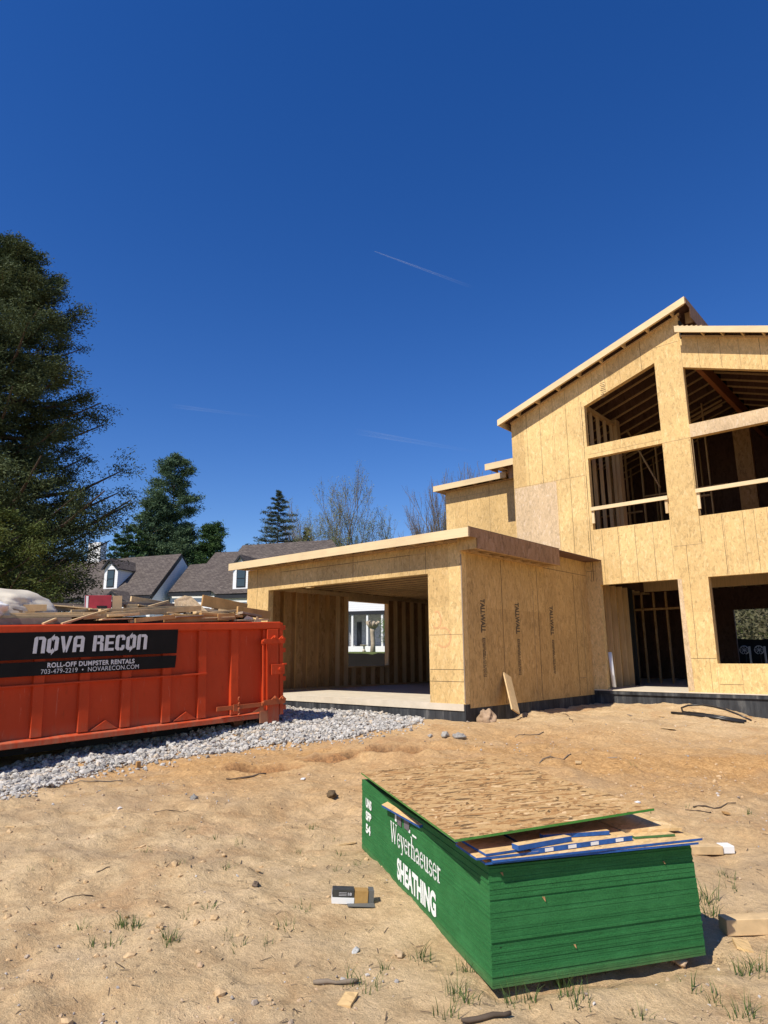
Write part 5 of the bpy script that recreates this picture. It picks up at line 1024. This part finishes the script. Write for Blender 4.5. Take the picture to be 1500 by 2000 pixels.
fac(60, 292, oA.z-.1, -1.0); fac(331, 418, pc[0].z-.05, .6); fac(418, 652, oC.z-.05, .35)
# dormers
def dormer(pl_, pr_, top, wb, rdx, lab):
    """wall front in a facade-parallel plane through the roof at pixel wb (window bottom)"""
    org = onp(*wb, oA if 'left' in lab else oC, nrm); pp = lambda x, y: onp(x, y, org, bk)
    a, b, t = pp(pl_[0], pl_[1]), pp(pr_[0], pr_[1]), pp(*top); a2, b2 = Vector((a.x, a.y, org.z-.1)), Vector((b.x, b.y, org.z-.1)); dep = (t.z-org.z)/sl_
    m = MB(); m.prism([a2, b2, b, t, a], bk*dep); d = npart(m, 'dormer', M['siding'], label=lab)
    o1 = MB(); hw = (b-a).length/2; ov = rr*.18; zf = Vector((0, 0, .16))
    for s, p in ((-1, a), (1, b)): o1.prism([t+zf*.6-bk*.15, p+ov*s-bk*.15+zf*-.6, p+ov*s+bk*dep*1.1-zf*.6, t+zf*.6+bk*(dep*1.1)], (0, 0, .08))
    x = o1.build('dormer_roof', M['shingle'], d); u_ = x.data.uv_layers.new(name='UVMap')
    for lp in x.data.loops: p = x.data.vertices[lp.vertex_index].co; u_.data[lp.index].uv = (Vector(p).dot(bk), p.z*1.4)
    o2 = MB()
    for s, p in ((-1, a), (1, b)): o2.beam(t+zf*.2-bk*.2, p+ov*s-bk*.2-zf*.9, .06, .16, (0, 0, 1))
    o2.build('dormer_trim', M['trim_black'], d)
    w = MB(); ww = hw*.56; c_ = (a2+b2)/2-bk*.03; hgt = a.z-org.z; w.prism([c_-rr*ww+Vector((0, 0, .3*hgt*.4)), c_+rr*ww+Vector((0, 0, .3*hgt*.4)), c_+rr*ww+Vector((0, 0, hgt*.98)), c_-rr*ww+Vector((0, 0, hgt*.98))], bk*.02); w.build('window_frame', M['trim_black'], d)
    w = MB(); c_ = c_-bk*.02; g1 = .82
    for k0, k1 in ((.17, .5), (.54, .92)): w.prism([c_-rr*ww*g1+Vector((0, 0, hgt*k0)), c_+rr*ww*g1+Vector((0, 0, hgt*k0)), c_+rr*ww*g1+Vector((0, 0, hgt*k1)), c_-rr*ww*g1+Vector((0, 0, hgt*k1))], bk*.01)
    w.build('window_pane', M['glass'], d)
dormer((205, 1110), (231, 1110), (217, 1094), (215, 1150), 0, 'left dormer with a dark window')
dormer((456, 1108), (488, 1108), (471, 1087), (470, 1150), 0, 'right dormer behind the garage fascia')
# little entry gable
org = nb_(222, 1160, -2.4); pp = lambda x, y: onp(x, y, org, bk); a, b, t = pp(203, 1178), pp(246, 1178), pp(219, 1158)
t = pp(221, 1157); m = MB(); m.prism([Vector((a.x, a.y, 1.8)), Vector((b.x, b.y, 1.8)), b, t, a], bk*3); npart(m, 'entry_gable', M['siding'])
m = MB()
for s, p in ((-1, a), (1, b)): m.prism([t+Vector((0, 0, .1))-bk*.2, p+rr*s*.25-bk*.2, p+rr*s*.25+bk*3.2, t+Vector((0, 0, .1))+bk*3.2], (0, 0, .1))
npart(m, 'roof', M['shingle'], uv=(0, bk, Vector((0, 0, 1.4))))
m = MB()
for s, p in ((-1, a), (1, b)): m.beam(t-bk*.24, p+rr*s*.2-bk*.24, .05, .16)
npart(m, 'eave_trim', M['trim_black'])
a, b = nb_(168, 1120, 2.2), nb_(192, 1120, 2.2); zt_ = nb_(180, 1060, 2.2).z; m = MB(); m.prism([(a.x, a.y, 5), (b.x, b.y, 5), (b.x, b.y, zt_), (a.x, a.y, zt_)], bk*.8); npart(m, 'chimney', M['white'])
# porch wing seen through the garage window
zt = lambda py, px=720: nb_(px, py).z
def bx(px0, px1, z0, z1, back, th, mat, nm, lab=None): 
    a, b = nb_(px0, 1200, back), nb_(px1, 1200, back); m = MB(); m.prism([(a.x, a.y, z0), (b.x, b.y, z0), (b.x, b.y, z1), (a.x, a.y, z1)], bk*th); return npart(m, nm, M[mat], label=lab, uv=(0, rr, Vector((0, 0, 1))))
bx(655, 900, zt(1193), zt(1140), 0, .15, 'siding', 'wall', 'white siding band above the porch'); bx(655, 900, zt(1200), zt(1193)-.003, -.05, .2, 'trim_black', 'porch_beam'); bx(655, 900, zt(1193)-.1, zt(1193)-.01, .15, 2.0, 'white', 'porch_ceiling')
bx(655, 900, 1.7, zt(1193), 1.6, .2, 'brick', 'wall', 'grey brick wall behind the porch'); 
for px in (688, 717, 746, 790, 840): bx(px-1.7, px+1.7, 1.8, zt(1200)-.01, 0, .12, 'white', 'porch_post')
bx(660, 900, 1.7, zt(1262), -.02, 1.6, 'white', 'porch_base'); bx(697, 706, zt(1262)+.05, zt(1212), 1.55, .05, 'found', 'door')
a = nb_(735, 1140, 3); 
# pollarded stump
T = nb_(728, 1270, -2.2); T.z = gzs(T.x, T.y); st = empty('pollarded_tree', T); tag(st, 'pollarded bare stump on the lawn before the white porch', 'tree'); m = MB(); hh = onp(728, 1214, T, bk).z-T.z
m.tube([(0, 0, -.2), (.03, 0, hh*.3), (-.03, 0, hh*.65), (0, 0, hh*.78)], [.2, .15, .15, .2], 10)
for i in range(9):
    a = i*.7; m.tube([(0, 0, hh*.74), (math.cos(a)*.3, math.sin(a)*.3, hh*.88), (math.cos(a)*.42, math.sin(a)*.42, hh*(.96+.05*(i % 2)))], [.11, .09, .10], 7)
m.build('trunk', plain('pollard_bark', (.42, .34, .24), .9, .3, 6), st, 0, True)
T = nb_(764, 1262, -1.2); T.z = gzs(T.x, T.y); conifer('porch_shrub', T, 1.9, lambda f: .35, 20, 160, .1, .05, M['budg'], 'loose pale green shrub beside the porch post', .4, 0, .1, spread=.12, cat='shrub')
T = nb_(711, 1268, -1.6); T.z = gzs(T.x, T.y); bb_ = empty('bird_bath', T); tag(bb_, 'pale garden bird bath on the lawn left of the stump', 'bird bath'); m = MB(); m.tube([(0, 0, 0), (0, 0, .15), (0, 0, .35), (0, 0, .4)], [.14, .07, .06, .09], 12); m.build('pedestal', M['conc'], bb_, 0, True); m = MB(); m.tube([(0, 0, .40), (0, 0, .42), (0, 0, .47)], [.1, .25, .3], 16); m.build('basin', M['conc'], bb_, 0, True)
# ---------------------------------------------------------------- silt fences
def siltfence(P, Q, h0, lab, npost, stick=.25):
    t = empty('silt_fence', P); tag(t, lab, 'fence'); m = MB(); n = 14; pts = [P.lerp(Q, i/n) for i in range(n+1)]
    for p in pts: p.z = gzs(p.x, p.y)
    for p, q in zip(pts, pts[1:]):
        s = (q-p).cross(Vector((0, 0, 1))).normalized()*.01; m.prism([p-P, q-P, q-P+Vector((0, 0, h0)), p-P+Vector((0, 0, h0))], s)
    m.build('fabric', M['fabric_black'], t)
    for i in range(npost):
        p = P.lerp(Q, (i+.5)/npost); p.z = gzs(p.x, p.y); m = MB(); m.box(-.02, .02, -.05, -.01, -.1, h0+stick); o = m.build('stake', M['lumber'] if stick > 0 else M['white'], t); o.location = p-P
a, b = dirp(640, 23.5), dirp(790, 24.5); h_ = 1.555+ (1279-1276)/1290*24-a.z
siltfence(a, b, h_, 'black fabric fence seen through the garage window', 0, .0)
a, b = dirp(1405, 27), dirp(1540, 27); zt_ = on(1470, 1251, 1, a.y).z
siltfence(a, b, CP.z+(1275-1251)/1290*27-gzs(a.x, a.y), 'black fabric fence seen through the lower right window', 0, .0)
for i, px in enumerate((1455, 1484)):
    c_ = dirp(px, 25.2); c_.z = 1.555+(1276-1271)/1290*25.2*0+.17; ax = (Vector((c_.x, c_.y, 0)).normalized()); sdv = Vector((ax.y, -ax.x, 0)); t = empty('wire_spool', c_); tag(t, ('left', 'right')[i]+' round white spoked reel standing before the black fence', 'reel', 'white reels by the fence')
    c_.z = CP.z+(1275.5-1271)/1290*25.2; t.location = c_; m = MB(); ring = [ax*0+sdv*(.13*math.cos(q))+Vector((0, 0, .13*math.sin(q))) for q in np.linspace(0, 2*math.pi, 25)]; m.tube(ring, .018, 6, cap=False)
    m.build('rim', M['white'], t, 0, True)
    m = MB(); m.tube([ax*-.04, ax*.04], .04, 10); [m.tube([Vector((0, 0, 0)), ring[j]], .010, 5) for j in range(0, 24, 3)]; m.build('spokes', M['white'], t, 0, True)
    g0_ = gzs(c_.x, c_.y); m = MB(); m.box(-.03, .03, -.03, .03, g0_-c_.z, -.12); m.build('stand', M['black'], t)
for px in (1465.5, 1495):
    c_ = dirp(px, 25.1); z1 = CP.z+(1275.5-1265)/1290*25.1; m = MB(); m.tube([(0, 0, c_.z-z1), (0, 0, 0)], .03, 8); o = m.build('white_post', M['white']); o.location = (c_.x, c_.y, z1); tag(o, ('slim white post between the two white reels' if px < 1480 else 'slim white post right of the white reels'), 'post')
# excavator-like machinery beyond, small: red frame on the bank
c_ = dirp(1458, 48); z0 = CP.z+(1275-1248)/1290*48; t = empty('red_swing_frame', (c_.x, c_.y, z0-.1)); tag(t, 'small red and yellow frame structure on the green bank', 'frame'); sdv = Vector((c_.y, -c_.x, 0)).normalized()
m = MB(); m.tube([sdv*-.35, sdv*-.3+Vector((0, 0, .8))], .05, 6); m.tube([sdv*-.6, sdv*-.55+Vector((0, 0, .7))], .04, 6); m.build('yellow_post', plain('yellow_paint', (.5, .45, .15), .6), t)
m = MB(); m.tube([sdv*.5, sdv*.42+Vector((0, 0, .45))], .07, 6); m.tube([sdv*.42+Vector((0, 0, .45)), sdv*-.3+Vector((0, 0, .62))], .03, 6); m.build('red_beam', plain('red_paint2', (.55, .08, .06), .6), t)
# ---------------------------------------------------------------- contrails
def contrail(p0, p1, dist, w0, w1, alpha, lab):
    k = NM('contrail_vapour', 1, 0); b = k.n('ShaderNodeBsdfTransparent'); d = k.n('ShaderNodeBsdfDiffuse'); d.inputs[0].default_value = (.9, .9, .9, 1); tr_ = k.n('ShaderNodeBsdfTranslucent'); tr_.inputs[0].default_value = (.9, .9, .9, 1)
    ms = k.n('ShaderNodeMixShader'); k.L.new(d.outputs[0], ms.inputs[1]); k.L.new(tr_.outputs[0], ms.inputs[2]); mx = k.n('ShaderNodeMixShader')
    x = k.sep(k.tc.outputs['Generated'])[0]; al = k.math('MULTIPLY', k.ramp(x, [(0, 0. if w0 > 2 else alpha), (.25, alpha), (.6, alpha*.5), (1, 0.)]), 1); k.L.new(al, mx.inputs[0]); k.L.new(b.outputs[0], mx.inputs[1]); k.L.new(ms.outputs[0], mx.inputs[2]); k.L.new(mx.outputs[0], k.N['Material Output'].inputs[0])
    a, b_ = CP+ray(*p0)*dist, CP+ray(*p1)*dist; n = 12; m = MB(); xa = (b_-a).normalized(); M3 = xa.to_track_quat('X', 'Z'); Lh = (b_-a).length
    m.tube([Vector((Lh*i/n, 0, 0)) for i in range(n+1)], [(w0+(w1-w0)*i/n)/1290*dist/2 for i in range(n+1)], 10, cap=False); o = m.build('contrail', k.m, None, 0, True); o.location = a; o.rotation_euler = M3.to_euler(); tag(o, lab, 'contrail', 'contrails in the blue sky'); o.visible_shadow = True
contrail((732, 491), (925, 562), 6000, 1.4, 6, .10, 'bright thin contrail slanting down near the centre of the sky')
contrail((690, 842), (945, 885), 6000, 12, 4, .035, 'faint wide contrail low in the right of the sky')
contrail((330, 792), (520, 815), 6000, 8, 3, .03, 'faint contrail low in the left of the sky')
